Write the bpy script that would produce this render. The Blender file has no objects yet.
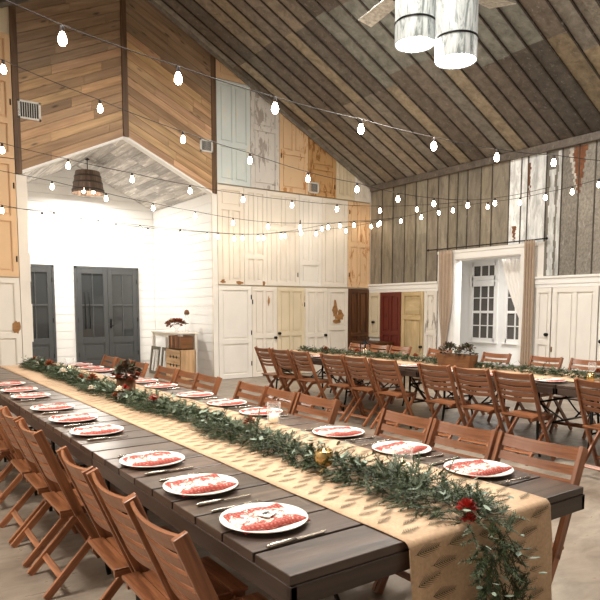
import bpy, bmesh, math, random
from mathutils import Vector, Matrix, noise
R = random.Random(7)
C = bpy.context.scene.collection
PI = math.pi

# ------------------------------------------------------------------ helpers
def lin(h):
    h = h.lstrip('#'); o = []
    for i in (0, 2, 4):
        v = int(h[i:i+2], 16) / 255
        o.append(v / 12.92 if v <= .04045 else ((v + .055) / 1.055) ** 2.4)
    return o

class MB:
    """collects shapes, builds them as ONE mesh object"""
    def __init__(s): s.v = []; s.f = []; s.uv = []; s.c = []; s.m = []; s.sm = []
    def face(s, idx, uv, col=(1, 1, 1), mi=0, smooth=False):
        s.f.append(idx); s.uv.append(uv); s.c.append(col); s.m.append(mi); s.sm.append(smooth)
    def obox(s, c, ax, h, col=(1, 1, 1), mi=0):
        """box: centre, three axes, half sizes"""
        c = Vector(c); ax = [Vector(a).normalized() for a in ax]
        b = len(s.v); ou, ov = R.random() * 40, R.random() * 40
        for i in range(8):
            sg = [1 if i >> k & 1 else -1 for k in range(3)]
            s.v.append(c + sum((ax[k] * (sg[k] * h[k]) for k in range(3)), Vector()))
        L = max(range(3), key=lambda k: h[k])
        for k, fc in ((0, (0, 4, 6, 2)), (0, (1, 3, 7, 5)), (1, (0, 1, 5, 4)), (1, (2, 6, 7, 3)), (2, (0, 2, 3, 1)), (2, (4, 5, 7, 6))):
            o = [q for q in range(3) if q != k]
            if L in o: o.remove(L); a, d = L, o[0]
            else: a, d = o
            uv = []
            for i in fc:
                sg = [1 if i >> q & 1 else -1 for q in range(3)]
                uv.append((ou + sg[a] * h[a] * (1 if a == L else .1), ov + sg[d] * h[d] + k * .3))
            s.face([b + i for i in fc], uv, col, mi)
    def box(s, lo, hi, col=(1, 1, 1), mi=0):
        c = [(a + b) / 2 for a, b in zip(lo, hi)]; h = [abs(b - a) / 2 for a, b in zip(lo, hi)]
        s.obox(c, ((1, 0, 0), (0, 1, 0), (0, 0, 1)), h, col, mi)
    def bar(s, p0, p1, w, t, up=(0, 0, 1), col=(1, 1, 1), mi=0):
        p0 = Vector(p0); p1 = Vector(p1); d = p1 - p0; n = Vector(up); side = d.cross(n).normalized(); n = side.cross(d).normalized()
        s.obox((p0 + p1) / 2, (d, side, n), (d.length / 2, w / 2, t / 2), col, mi)
    def tube(s, pts, r, n=8, col=(1, 1, 1), mi=0, caps=True):
        pts = [Vector(p) for p in pts]; rs = r if isinstance(r, (list, tuple)) else [r] * len(pts)
        b = len(s.v); prev = None
        for i, p in enumerate(pts):
            d = (pts[min(i + 1, len(pts) - 1)] - pts[max(i - 1, 0)]).normalized()
            if prev is None:
                a = d.orthogonal().normalized()
            else:
                a = (prev - d * prev.dot(d)); a = a.normalized() if a.length > 1e-6 else d.orthogonal().normalized()
            prev = a; e = d.cross(a)
            for k in range(n):
                t = 2 * PI * k / n; s.v.append(p + (a * math.cos(t) + e * math.sin(t)) * rs[i])
        L = 0
        for i in range(len(pts) - 1):
            l2 = L + (pts[i + 1] - pts[i]).length
            for k in range(n):
                k2 = (k + 1) % n
                s.face([b + i * n + k, b + i * n + k2, b + (i + 1) * n + k2, b + (i + 1) * n + k],
                       [(L, k * .02), (L, (k + 1) * .02), (l2, (k + 1) * .02), (l2, k * .02)], col, mi, True)
            L = l2
        if caps:
            s.face([b + k for k in range(n)][::-1], [(0, 0)] * n, col, mi)
            s.face([b + (len(pts) - 1) * n + k for k in range(n)], [(0, 0)] * n, col, mi)
    def lathe(s, prof, c=(0, 0, 0), n=16, col=(1, 1, 1), mi=0, sx=1, sy=1):
        """profile of (radius, z)"""
        c = Vector(c); b = len(s.v); rings = []
        for r, z in prof:
            if r < 1e-5: s.v.append(c + Vector((0, 0, z))); rings.append([len(s.v) - 1] * n)
            else:
                rg = []
                for k in range(n):
                    t = 2 * PI * k / n; s.v.append(c + Vector((r * math.cos(t) * sx, r * math.sin(t) * sy, z))); rg.append(len(s.v) - 1)
                rings.append(rg)
        for i in range(len(rings) - 1):
            for k in range(n):
                k2 = (k + 1) % n; q = [rings[i][k], rings[i][k2], rings[i + 1][k2], rings[i + 1][k]]
                q2 = []
                for x in q:
                    if x not in q2: q2.append(x)
                if len(q2) > 2: s.face(q2, [(prof[i][1], k * .02)] * len(q2), col, mi, True)
    def prism(s, poly, axis, lo, hi, col=(1, 1, 1), mi=0):
        """extrude polygon given in the two other axes"""
        def pt(p, w):
            if axis == 'Y': return Vector((p[0], w, p[1]))
            if axis == 'X': return Vector((w, p[0], p[1]))
            return Vector((p[0], p[1], w))
        n = len(poly); b = len(s.v)
        for w in (lo, hi):
            for p in poly: s.v.append(pt(p, w))
        s.face([b + i for i in range(n)], [p for p in poly], col, mi)
        s.face([b + n + i for i in range(n)][::-1], [p for p in poly][::-1], col, mi)
        for i in range(n):
            j = (i + 1) % n
            s.face([b + i, b + j, b + n + j, b + n + i], [(poly[i][0], 0), (poly[j][0], 0), (poly[j][0], hi - lo), (poly[i][0], hi - lo)], col, mi)
    def quad(s, a, b_, c, d, col=(1, 1, 1), mi=0, smooth=False):
        b = len(s.v); s.v += [Vector(a), Vector(b_), Vector(c), Vector(d)]
        s.face([b, b + 1, b + 2, b + 3], [(0, 0), (1, 0), (1, 1), (0, 1)], col, mi, smooth)
    def tri(s, a, b_, c, col=(1, 1, 1), mi=0):
        b = len(s.v); s.v += [Vector(a), Vector(b_), Vector(c)]
        s.face([b, b + 1, b + 2], [(0, 0), (1, 0), (.5, 1)], col, mi)
    def build(s, name, mats, parent=None, clip=None, bevel=0, recalc=True, loc=None):
        me = bpy.data.meshes.new(name)
        me.from_pydata([tuple(v) for v in s.v], [], s.f)
        if not isinstance(mats, (list, tuple)): mats = [mats]
        for m in mats: me.materials.append(m)
        me.uv_layers.new(name='UVMap'); me.color_attributes.new('Col', 'FLOAT_COLOR', 'CORNER')
        uvf, cf = [], []
        for f, uv, c in zip(s.f, s.uv, s.c):
            for i in range(len(f)): uvf += uv[i][:2]; cf += (c[0], c[1], c[2], 1)
        me.uv_layers['UVMap'].data.foreach_set('uv', uvf); me.color_attributes['Col'].data.foreach_set('color', cf)
        me.polygons.foreach_set('material_index', s.m); me.polygons.foreach_set('use_smooth', s.sm)
        if recalc or clip:
            bm = bmesh.new(); bm.from_mesh(me)
            if clip:
                for co, no in clip:
                    g = bm.verts[:] + bm.edges[:] + bm.faces[:]
                    bmesh.ops.bisect_plane(bm, geom=g, plane_co=co, plane_no=no, clear_outer=True)
                bmesh.ops.holes_fill(bm, edges=bm.edges[:], sides=0)
            if recalc: bmesh.ops.recalc_face_normals(bm, faces=bm.faces)
            bm.to_mesh(me); bm.free()
        o = bpy.data.objects.new(name, me); C.objects.link(o)
        if parent: o.parent = parent
        if loc: o.location = loc
        if bevel:
            b = o.modifiers.new('bevel', 'BEVEL'); b.width = bevel; b.segments = 2; b.limit_method = 'ANGLE'
        return o

def tag(o, label=None, cat=None, group=None, kind=None):
    if label: o['label'] = label
    if cat: o['category'] = cat
    if group: o['group'] = group
    if kind: o['kind'] = kind
    return o
def thing(name, label, cat, loc=(0, 0, 0), rz=0, group=None):
    o = bpy.data.objects.new(name, None); C.objects.link(o); o.empty_display_size = .05
    o.location = loc; o.rotation_euler = (0, 0, rz); return tag(o, label, cat, group)
def struct(o): o['kind'] = 'structure'; return o
def dup(root, loc, rz=0, label=None, group=None):
    r = root.copy(); C.objects.link(r); r.location = loc; r.rotation_euler = (0, 0, rz)
    if label: r['label'] = label
    if group: r['group'] = group
    for ch in list(root.children):
        c = ch.copy(); C.objects.link(c); c.parent = r
        for g in list(ch.children):
            d = g.copy(); C.objects.link(d); d.parent = c
    return r
ORD = ['first', 'second', 'third', 'fourth', 'fifth', 'sixth', 'seventh', 'eighth', 'ninth', 'tenth', 'eleventh', 'twelfth', 'thirteenth', 'fourteenth']

# ------------------------------------------------------------------ materials
def newmat(name):
    m = bpy.data.materials.new(name); m.use_nodes = True; nt = m.node_tree; nt.nodes.clear()
    o = nt.nodes.new('ShaderNodeOutputMaterial'); b = nt.nodes.new('ShaderNodeBsdfPrincipled')
    nt.links.new(b.outputs[0], o.inputs[0]); return m, nt, b
def N(nt, t, **k):
    n = nt.nodes.new(t)
    for a, v in k.items(): setattr(n, a, v)
    return n
def mix(nt, a, b, fac, mode='MIX'):
    m = N(nt, 'ShaderNodeMix', data_type='RGBA', blend_type=mode); m.clamp_factor = True
    for sock, val in ((m.inputs[6], a), (m.inputs[7], b), (m.inputs[0], fac)):
        if hasattr(val, 'links'): nt.links.new(val, sock)
        elif isinstance(val, (int, float)): sock.default_value = val
        else: sock.default_value = (val[0], val[1], val[2], 1)
    return m.outputs[2]
def ramp(nt, x, stops):
    r = N(nt, 'ShaderNodeValToRGB'); nt.links.new(x, r.inputs[0]); e = r.color_ramp.elements
    while len(e) < len(stops): e.new(.5)
    for i, (p, c) in enumerate(stops):
        e[i].position = p
        if isinstance(c, (int, float)): c = (c, c, c)
        e[i].color = (c[0], c[1], c[2], 1)
    return r.outputs[0]
def coords(nt, kind, scale):
    if kind == 'UV': s = N(nt, 'ShaderNodeUVMap', uv_map='UVMap').outputs[0]
    elif kind == 'World': s = N(nt, 'ShaderNodeNewGeometry').outputs['Position']
    else: s = N(nt, 'ShaderNodeTexCoord').outputs[kind]
    m = N(nt, 'ShaderNodeMapping'); m.inputs['Scale'].default_value = scale; nt.links.new(s, m.inputs[0]); return m.outputs[0]
def noisen(nt, vec, scale=1, detail=4, rough=.55, dist=0):
    n = N(nt, 'ShaderNodeTexNoise'); n.inputs['Scale'].default_value = scale; n.inputs['Detail'].default_value = detail
    n.inputs['Roughness'].default_value = rough; n.inputs['Distortion'].default_value = dist; nt.links.new(vec, n.inputs[0]); return n.outputs[0]
def colattr(nt): return N(nt, 'ShaderNodeAttribute', attribute_name='Col').outputs[0]
def bump(nt, b, h, st=.3, d=.01):
    n = N(nt, 'ShaderNodeBump'); n.inputs['Strength'].default_value = st; n.inputs['Distance'].default_value = d
    nt.links.new(h, n.inputs['Height']); nt.links.new(n.outputs[0], b.inputs['Normal'])
def plain(name, col, rough=.5, metal=0, em=None, es=0, trans=0, noisy=0, ior=1.45):
    m, nt, b = newmat(name); col = lin(col) if isinstance(col, str) else col
    c = mix(nt, col, colattr(nt), 1, 'MULTIPLY')
    if noisy:
        n = noisen(nt, coords(nt, 'Object', (1, 1, 1)), 14, 5)
        c = mix(nt, c, ramp(nt, n, [(.3, 1 - noisy), (.7, 1 + noisy * .3)]), 1, 'MULTIPLY')
    nt.links.new(c, b.inputs['Base Color']); b.inputs['Roughness'].default_value = rough; b.inputs['Metallic'].default_value = metal
    b.inputs['Transmission Weight'].default_value = trans; b.inputs['IOR'].default_value = ior
    if em is not None:
        b.inputs['Emission Color'].default_value = (*(lin(em) if isinstance(em, str) else em), 1); b.inputs['Emission Strength'].default_value = es
    return m
def wood(name, light, dark, rough=.5, gs=(1.3, 22), knots=0, bmp=.25, wear=None, wearamt=.62, spec=.5):
    m, nt, b = newmat(name); light, dark = lin(light), lin(dark)
    v = coords(nt, 'UV', (gs[0], gs[1], 1)); g = noisen(nt, v, 1, 6, .62, .8)
    c = ramp(nt, g, [(.3, dark), (.68, light)])
    v2 = coords(nt, 'UV', (.8, 3, 1)); g2 = noisen(nt, v2, 1.3, 3)
    c = mix(nt, c, ramp(nt, g2, [(.3, .72), (.7, 1.12)]), 1, 'MULTIPLY')
    if knots:
        vo = N(nt, 'ShaderNodeTexVoronoi'); vo.inputs['Scale'].default_value = 1; nt.links.new(coords(nt, 'UV', (2.2, 6.5, 1)), vo.inputs[0])
        c = mix(nt, ramp(nt, vo.outputs['Distance'], [(.06, .3), (.17, 1)]), c, 1, 'MULTIPLY')
    if wear:
        w = noisen(nt, coords(nt, 'UV', (1.2, 9, 1)), 1.7, 8, .7, .4)
        c = mix(nt, c, lin(wear), ramp(nt, w, [(wearamt - .06, 0), (wearamt + .06, 1)]))
    c = mix(nt, c, colattr(nt), 1, 'MULTIPLY')
    nt.links.new(c, b.inputs['Base Color']); b.inputs['Roughness'].default_value = rough; b.inputs['Specular IOR Level'].default_value = spec
    if bmp: bump(nt, b, g, bmp, .004)
    return m
def paint(name, col, under, amt=.66, rough=.55, streak=(9, 9, 2.2), tint=.1):
    """old paint with chips showing what is under it"""
    m, nt, b = newmat(name)
    v = coords(nt, 'World', streak); n = noisen(nt, v, 1, 9, .68, .6)
    n2 = noisen(nt, coords(nt, 'World', (1.4, 1.4, .9)), 1.6, 3)
    mth = N(nt, 'ShaderNodeMath', operation='MULTIPLY_ADD'); mth.inputs[1].default_value = .45
    nt.links.new(n2, mth.inputs[0]); sub = N(nt, 'ShaderNodeMath', operation='SUBTRACT'); nt.links.new(n, sub.inputs[0]); sub.inputs[1].default_value = .22
    nt.links.new(sub.outputs[0], mth.inputs[2])
    base = mix(nt, lin(col), ramp(nt, n2, [(.3, 1 - tint), (.7, 1)]), 1, 'MULTIPLY')
    base = mix(nt, base, colattr(nt), 1, 'MULTIPLY')
    c = mix(nt, base, lin(under), ramp(nt, mth.outputs[0], [(amt - .02, 0), (amt + .03, 1)]))
    nt.links.new(c, b.inputs['Base Color']); b.inputs['Roughness'].default_value = rough; return m
def tin(name, rough=.5, rust=.7, metal=.15, speck=.5, streak=(3, 3, 3)):
    m, nt, b = newmat(name)
    n = noisen(nt, coords(nt, 'World', streak), 2.2, 9, .68, .5)
    c = mix(nt, colattr(nt), ramp(nt, n, [(.3, .5), (.55, 1), (.75, 1.35)]), 1, 'MULTIPLY')
    n3 = noisen(nt, coords(nt, 'World', (6, 6, 2)), 3.2, 9, .75, .2)
    c = mix(nt, c, (.45, .42, .38), ramp(nt, n3, [(.57, 0), (.66, speck)]))
    n2 = noisen(nt, coords(nt, 'World', (2.5, 2.5, .8)), 1.3, 8, .65, .8)
    c = mix(nt, c, lin('#8a4a22'), ramp(nt, n2, [(rust, 0), (rust + .05, 1)]))
    nt.links.new(c, b.inputs['Base Color']); b.inputs['Roughness'].default_value = rough; b.inputs['Metallic'].default_value = metal
    bump(nt, b, n, .35, .012); return m

M = {}
M['chair'] = wood('chair_teak', '#ac6f49', '#57301b', .34, (2, 30), bmp=.1)
M['table'] = wood('table_plank', '#655347', '#2b221c', .3, (1.1, 16), bmp=.3, wear='#83766a', wearamt=.68)
M['apron'] = wood('table_edge_board', '#4a3a30', '#291e18', .42, (1.1, 16), bmp=.2)
M['pine'] = wood('knotty_pine', '#ddb88e', '#ae8860', .6, (1, 14), knots=1, bmp=.15)
M['post'] = wood('brown_post', '#7d5f44', '#4c3826', .6, (1, 14), bmp=.2)
M['oldwood'] = wood('old_brown_wood', '#8a5c35', '#4a2d18', .6, (1.3, 14), bmp=.3)
M['darkdoor'] = wood('dark_stained_door', '#6e4527', '#2f1b0f', .45, (1, 12), bmp=.2)
M['whitewash'] = wood('whitewashed_plank', '#dcd8d2', '#b8b1a9', .7, (1, 9), bmp=.2, wear='#eeece8', wearamt=.56)
M['reddoor'] = paint('red_door_paint', '#6b2b1f', '#47241a', .68, .45)
M['palepine'] = wood('pale_pine_door', '#d8c39a', '#b99e70', .6, (1.5, 10), bmp=.15)
M['white'] = plain('white_paint', '#f1efeb', .5)
M['whitewall'] = plain('white_shiplap', '#f4f3f0', .55)
M['whitedoor'] = paint('worn_white_paint', '#eee6da', '#b99568', .74)
M['cleanwhite'] = paint('clean_white_paint', '#f2ede5', '#d8cbb8', .8)
M['cream'] = paint('aged_cream_paint', '#e4d5b8', '#a98a5c', .68)
M['blue'] = paint('pale_blue_paint', '#dbe3e0', '#e2dccb', .63)
M['stave'] = wood('weathered_staves', '#8a7668', '#5c4a3f', .7)
M['greyw'] = paint('grey_white_paint', '#ded9d2', '#a79e95', .56)
M['peach'] = paint('peach_stripped_paint', '#e8c69e', '#c08a56', .58)
M['tan'] = paint('tan_stripped_paint', '#cda26f', '#9b6a38', .55)
M['peachclean'] = paint('peach_paint', '#e3bd92', '#f0dfc6', .72)
M['charcoal'] = plain('charcoal_door_paint', '#4b4d4e', .35)
M['tin'] = tin('old_tin_sheet'); M['tinwall'] = tin('old_tin_wall', .55, .74, .1, .35, (4, 4, .8))
M['whitetin'] = tin('white_rusted_tin', .5, .66, 0, .2, (5, 5, 1.2))
M['hammer'] = tin('embossed_tin', .5, .8, .2, .6, (14, 14, 9))
M['galv'] = tin('galvanised_sheet', .35, .95, .5, .2, (9, 9, 5))
M['blackmetal'] = plain('black_iron', '#1d1c1b', .4, .6)
M['greymetal'] = plain('dark_grey_metal', '#4a4541', .45, .5)
M['steel'] = plain('brushed_steel', '#b5aca0', .25, .9)
M['brass'] = plain('old_brass', '#8b6234', .4, .7)
M['rubber'] = plain('black_cable', '#2a2320', .6)
M['ceramic'] = plain('white_ceramic', '#efe9e1', .2)
M['curtain'] = plain('taupe_curtain', '#b5a08c', .85, noisy=.08)
M['sheer'] = plain('white_curtain', '#f3f0ec', .85)
m, nt, b = newmat('clear_glass'); b.inputs['Roughness'].default_value = .03; b.inputs['Metallic'].default_value = 0; b.inputs['Base Color'].default_value = (.9, .92, .92, 1)
tr = N(nt, 'ShaderNodeBsdfTransparent'); mx = N(nt, 'ShaderNodeMixShader'); lw_ = N(nt, 'ShaderNodeLayerWeight'); lw_.inputs[0].default_value = .25
nt.links.new(ramp(nt, lw_.outputs['Facing'], [(.2, .06), (.95, .55)]), mx.inputs[0]); nt.links.new(tr.outputs[0], mx.inputs[1]); nt.links.new(b.outputs[0], mx.inputs[2])
nt.links.new(mx.outputs[0], [q for q in nt.nodes if q.type == 'OUTPUT_MATERIAL'][0].inputs[0]); M['glass'] = m
M['pane'] = plain('window_glass', '#8a8580', .05, trans=.55, ior=1.3)
M['wax'] = plain('candle_wax', '#f3ead8', .5, em='#ffcf8a', es=.35)
M['flame'] = plain('candle_flame', '#ffffff', .5, em='#ffb45c', es=40)
M['bulb'] = plain('lit_bulb', '#ffffff', .3, em=(1, .83, .62), es=60)
M['lampglow'] = plain('lamp_diffuser', '#ffffff', .4, em=(1, .95, .88), es=26)
M['mercury'] = plain('mercury_glass', '#c9a86e', .22, .85, noisy=.5)
M['leaf'] = plain('fir_needles', '#4b573c', .6, noisy=.2)
M['sage'] = plain('sage_leaf', '#7c8a78', .6)
M['red'] = plain('red_petals', '#a82a20', .5, noisy=.3)
M['rust_fl'] = plain('rust_petals', '#93502f', .6, noisy=.3)
M['kale'] = plain('dark_foliage', '#4a4236', .6, noisy=.3)
M['cone'] = plain('pinecone', '#6b4a32', .7, noisy=.3)
M['creamfl'] = plain('cream_petals', '#efe2d0', .6)
M['ink'] = plain('black_print', '#1b1b19', .6)
M['vent'] = plain('vent_white', '#dedbd4', .4)
M['ventdark'] = plain('vent_slot', '#2b2a28', .7)

# floor: polished concrete
m, nt, b = newmat('polished_concrete')
n1 = noisen(nt, coords(nt, 'World', (1, 1, 1)), .9, 7, .6, 1.2); n2 = noisen(nt, coords(nt, 'World', (1, 2.3, 1)), 3.5, 8, .65, .8)
c = ramp(nt, n1, [(.3, lin('#6f6255')), (.5, lin('#897c6e')), (.72, lin('#a59a8b'))])
c = mix(nt, c, ramp(nt, n2, [(.3, .74), (.6, 1.08)]), 1, 'MULTIPLY')
nt.links.new(c, b.inputs['Base Color']); nt.links.new(ramp(nt, n2, [(.3, .42), (.7, .26)]), b.inputs['Roughness']); M['floor'] = m

# runner: kraft burlap with rows of printed pine sprigs (sprigs are mesh faces)
m, nt, b = newmat('kraft_runner')
n1 = noisen(nt, coords(nt, 'World', (1, 1, 1)), 5, 6, .6); n2 = noisen(nt, coords(nt, 'World', (1, 1, 1)), 90, 2)
c = ramp(nt, n1, [(.3, lin('#b39373')), (.7, lin('#caab8a'))]); c = mix(nt, c, ramp(nt, n2, [(.3, .86), (.7, 1.06)]), 1, 'MULTIPLY')
nt.links.new(c, b.inputs['Base Color']); b.inputs['Roughness'].default_value = .75; M['kraft'] = m
M['sprig'] = plain('printed_sprig', '#4f4b33', .8)

# napkin: red check with white blossoms
m, nt, b = newmat('red_check_napkin')
uv = coords(nt, 'UV', (1, 1, 1))
ck = N(nt, 'ShaderNodeTexWave', bands_direction='X'); ck.inputs['Scale'].default_value = 5; nt.links.new(uv, ck.inputs[0])
ck2 = N(nt, 'ShaderNodeTexWave', bands_direction='Y'); ck2.inputs['Scale'].default_value = 5; nt.links.new(uv, ck2.inputs[0])
c = mix(nt, lin('#8a241b'), lin('#b76d60'), ck.outputs['Fac']); c = mix(nt, c, lin('#9c4034'), ck2.outputs['Fac'])
nz = noisen(nt, coords(nt, 'UV', (7, 7, 1)), 1, 8, .68, 1.6)
sep = N(nt, 'ShaderNodeSeparateXYZ'); nt.links.new(uv, sep.inputs[0])
ab = N(nt, 'ShaderNodeMath', operation='SUBTRACT'); nt.links.new(sep.outputs[1], ab.inputs[0]); ab.inputs[1].default_value = .5
ab2 = N(nt, 'ShaderNodeMath', operation='ABSOLUTE'); nt.links.new(ab.outputs[0], ab2.inputs[0])
ad = N(nt, 'ShaderNodeMath', operation='MULTIPLY_ADD'); nt.links.new(ab2.outputs[0], ad.inputs[0]); ad.inputs[1].default_value = -.5; nt.links.new(nz, ad.inputs[2])
c = mix(nt, c, lin('#efe0d2'), ramp(nt, ad.outputs[0], [(.39, 0), (.44, .9)]))
nz2 = noisen(nt, coords(nt, 'UV', (22, 22, 1)), 1, 4); c = mix(nt, c, lin('#6d6a4e'), ramp(nt, nz2, [(.66, 0), (.7, .8)]))
nt.links.new(c, b.inputs['Base Color']); b.inputs['Roughness'].default_value = .85; M['napkin'] = m
# lamp cylinder: white birch like galvanised wrap, lit from inside
m, nt, b = newmat('lamp_cylinder_wrap')
n1 = noisen(nt, coords(nt, 'Object', (5, 5, 1.2)), 2, 8, .65, 2.2)
c = ramp(nt, n1, [(.4, lin('#6f7573')), (.47, lin('#a9adab')), (.6, lin('#bfc2c0'))])
nt.links.new(c, b.inputs['Base Color']); nt.links.new(c, b.inputs['Emission Color']); b.inputs['Emission Strength'].default_value = .35
b.inputs['Roughness'].default_value = .4; M['wrap'] = m

# ------------------------------------------------------------------ room geometry
XR, XL, YB, YF = 10.02, -1.9, 11.25, -5.0
XC = 4.06; SL = .5075; ZE = 4.33
def roof(x): return ZE + SL * (XR - XC - abs(x - XC))
GL, GR, GE, GA = 2.27, 5.85, 3.76, 4.60       # gable opening of the entry
YA = 14.45

mb = MB(); mb.box((XL - .3, YF - .3, -.1), (XR, YA + .2, 0)); struct(mb.build('floor', M['floor']))
mb = MB(); mb.box((XR, 5.6, -.1), (12.7, 11.6, 0)); struct(mb.build('floor_side_room', M['floor']))
# back wall with the gable opening
mb = MB()
mb.prism([(XL, 0), (GL, 0), (GL, roof(GL) + .05), (XL, roof(XL) + .05)], 'Y', YB, YB + .12)
mb.prism([(GR, 0), (XR + .1, 0), (XR + .1, roof(XR) + .05), (GR, roof(GR) + .05)], 'Y', YB, YB + .12)
mb.prism([(GL, GE), (XC, GA), (XC, roof(XC) + .05), (GL, roof(GL) + .05)], 'Y', YB, YB + .12)
mb.prism([(XC, GA), (GR, GE), (GR, roof(GR) + .05), (XC, roof(XC) + .05)], 'Y', YB, YB + .12)
wb = struct(mb.build('wall_back', M['cream'], recalc=True))
mb = MB(); mb.box((XL - .12, YF, 0), (XL, YB, ZE + .1)); struct(mb.build('wall_left', M['cleanwhite']))
mb = MB(); mb.prism([(XL, 0), (XR, 0), (XR, ZE + .1), (XC, roof(XC) + .1), (XL, ZE + .1)], 'Y', YF - .12, YF); struct(mb.build('wall_front', M['cleanwhite']))
# chevron planks of the gable
mb = MB(); PW = .142; nh = Vector((1, 0, .469)).normalized()
for side in (-1, 1):
    x0, x1 = (2.19, XC - .045) if side < 0 else (XC + .045, 5.88)
    sl = .469 * (-side)
    k = 0
    while k < 28:
        zc = (GE if side < 0 else GE) + k * PW * 1.1
        # board along the slope, broken at random joints
        cuts = [x0]
        xx = x0 + R.uniform(.5, 1.6)
        while xx < x1 - .2: cuts.append(xx); xx += R.uniform(.9, 1.8)
        cuts.append(x1)
        for a, b_ in zip(cuts[:-1], cuts[1:]):
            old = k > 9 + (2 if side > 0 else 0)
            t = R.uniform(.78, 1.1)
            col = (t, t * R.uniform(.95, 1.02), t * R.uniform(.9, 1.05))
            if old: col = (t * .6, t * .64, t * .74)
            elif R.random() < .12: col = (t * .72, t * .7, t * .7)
            def zz(x): return (GE + .469 * (x - GL)) if side < 0 else (GE + .469 * (GR - x))
            f = 1.1 * PW
            b0 = len(mb.v); ou, ov = R.random() * 30, R.random() * 30
            pol = [(a + .002, zz(a) + k * f), (b_ - .002, zz(b_) + k * f), (b_ - .002, zz(b_) + k * f + f - .008), (a + .002, zz(a) + k * f + f - .008)]
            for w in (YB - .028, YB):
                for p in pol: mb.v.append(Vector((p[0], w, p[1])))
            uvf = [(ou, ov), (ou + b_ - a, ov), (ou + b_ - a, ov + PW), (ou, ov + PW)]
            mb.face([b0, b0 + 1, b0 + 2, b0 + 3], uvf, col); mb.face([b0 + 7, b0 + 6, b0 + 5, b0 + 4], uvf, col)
            for i in range(4):
                j = (i + 1) % 4; mb.face([b0 + i, b0 + j, b0 + 4 + j, b0 + 4 + i], [(0, 0), (.1, 0), (.1, .02), (0, .02)], col)
        k += 1
RC = [((XR, 0, ZE - .01), (SL, 0, 1)), ((XL, 0, ZE - .01), (-SL, 0, 1))]
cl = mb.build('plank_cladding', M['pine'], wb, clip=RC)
cl['label'] = 'knotty pine planks laid in a chevron over the entry'
mb = MB(); mb.box((XC - .05, YB - .06, GA - .02), (XC + .05, YB + .0, roof(XC))); mb.build('centre_post', M['post'], wb, clip=RC)
mb = MB(); mb.box((2.17, YB - .05, 3.70), (2.27, YB, 7)); mb.box((5.80, YB - .05, 3.76), (5.9, YB, 7)); mb.build('edge_post', M['post'], wb, clip=RC)
# white edging of the opening
mb = MB()
for a, b_ in (((GL, GE), (XC, GA)), ((XC, GA), (GR, GE))):
    mb.prism([(a[0], a[1] - .035), (b_[0], b_[1] - .035), (b_[0], b_[1] + .004), (a[0], a[1] + .004)], 'Y', YB - .032, YB + .13)
struct(mb.build('trim_1', M['white']))

# entry alcove
def shiplap(mb, a, b_, z0, z1, top=None, nrm=(0, -1), pitch=.19):
    """boards between plan points a and b_, from z0 to z1, face direction nrm"""
    a = Vector((a[0], a[1], 0)); b_ = Vector((b_[0], b_[1], 0)); n = Vector((nrm[0], nrm[1], 0))
    z = z0
    while z < z1 - .01:
        h = min(pitch, z1 - z)
        mb.obox((a + b_) / 2 + Vector((0, 0, z + h / 2 - .003)) - n * .012, ((b_ - a), n, (0, 0, 1)), ((b_ - a).length / 2, .012, h / 2 - .004)); z += pitch
AZ = [((GR, 0, GE + .06), (.469, 0, 1)), ((GL, 0, GE + .06), (-.469, 0, 1))]
mb = MB(); mb.box((GL - .1, YA + .03, 0), (GR + .1, YA + .15, 4.8)); wab = struct(mb.build('wall_entry_back', M['whitewall'], clip=AZ))
mb = MB(); shiplap(mb, (GL, YA), (GR, YA), 0, 4.75); mb.build('shiplap', M['whitewall'], wab, clip=AZ, loc=(0, 0, 0))
mb = MB(); mb.box((GR + .02, YB + .12, 0), (GR + .12, YA + .1, GE + .05)); war = struct(mb.build('wall_entry_right', M['whitewall']))
mb = MB(); shiplap(mb, (GR, YA - .02), (GR, YB + .12), 0, GE + .05, nrm=(-1, 0)); mb.build('shiplap', M['whitewall'], war)
mb = MB(); mb.box((GL - .12, YB + .12, 0), (GL - .02, YA + .1, GE + .05)); wal = struct(mb.build('wall_entry_left', M['whitewall']))
mb = MB(); shiplap(mb, (GL, YA - .02), (GL, YB + .12), 0, GE + .05, nrm=(1, 0)); mb.build('shiplap', M['whitewall'], wal)
mb = MB()
mb.prism([(GL - .1, GE + .02), (XC, GA + .07), (XC, GA + .19), (GL - .1, GE + .14)], 'Y', YB + .12, YA + .15)
mb.prism([(XC, GA + .07), (GR + .1, GE + .02), (GR + .1, GE + .14), (XC, GA + .19)], 'Y', YB + .12, YA + .15)
cen = struct(mb.build('ceiling_entry', M['whitewash']))
mb = MB()
for side in (-1, 1):
    y = YB + .13
    d = Vector((side * 1, 0, -.469)).normalized(); n = Vector((side * .469, 0, 1)).normalized(); L = 1.79 * math.sqrt(1 + .469 ** 2)
    # boards run along Y
    s = 0
    while s < L:
        w = min(.16, L - s); yy = y
        while yy < YA:
            e = min(YA, yy + R.uniform(.6, 1.5)); t = R.uniform(.62, 1.08)
            c0 = Vector((XC, (yy + e) / 2, GA + .068)) + d * (s + w / 2)
            mb.obox(c0, (d, (0, 1, 0), n), (w / 2 - .003, (e - yy) / 2 - .002, .01), (t, t * .98, t * .96)); yy = e
        s += .165
mb.build('ceiling_planks', M['whitewash'], cen)

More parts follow.
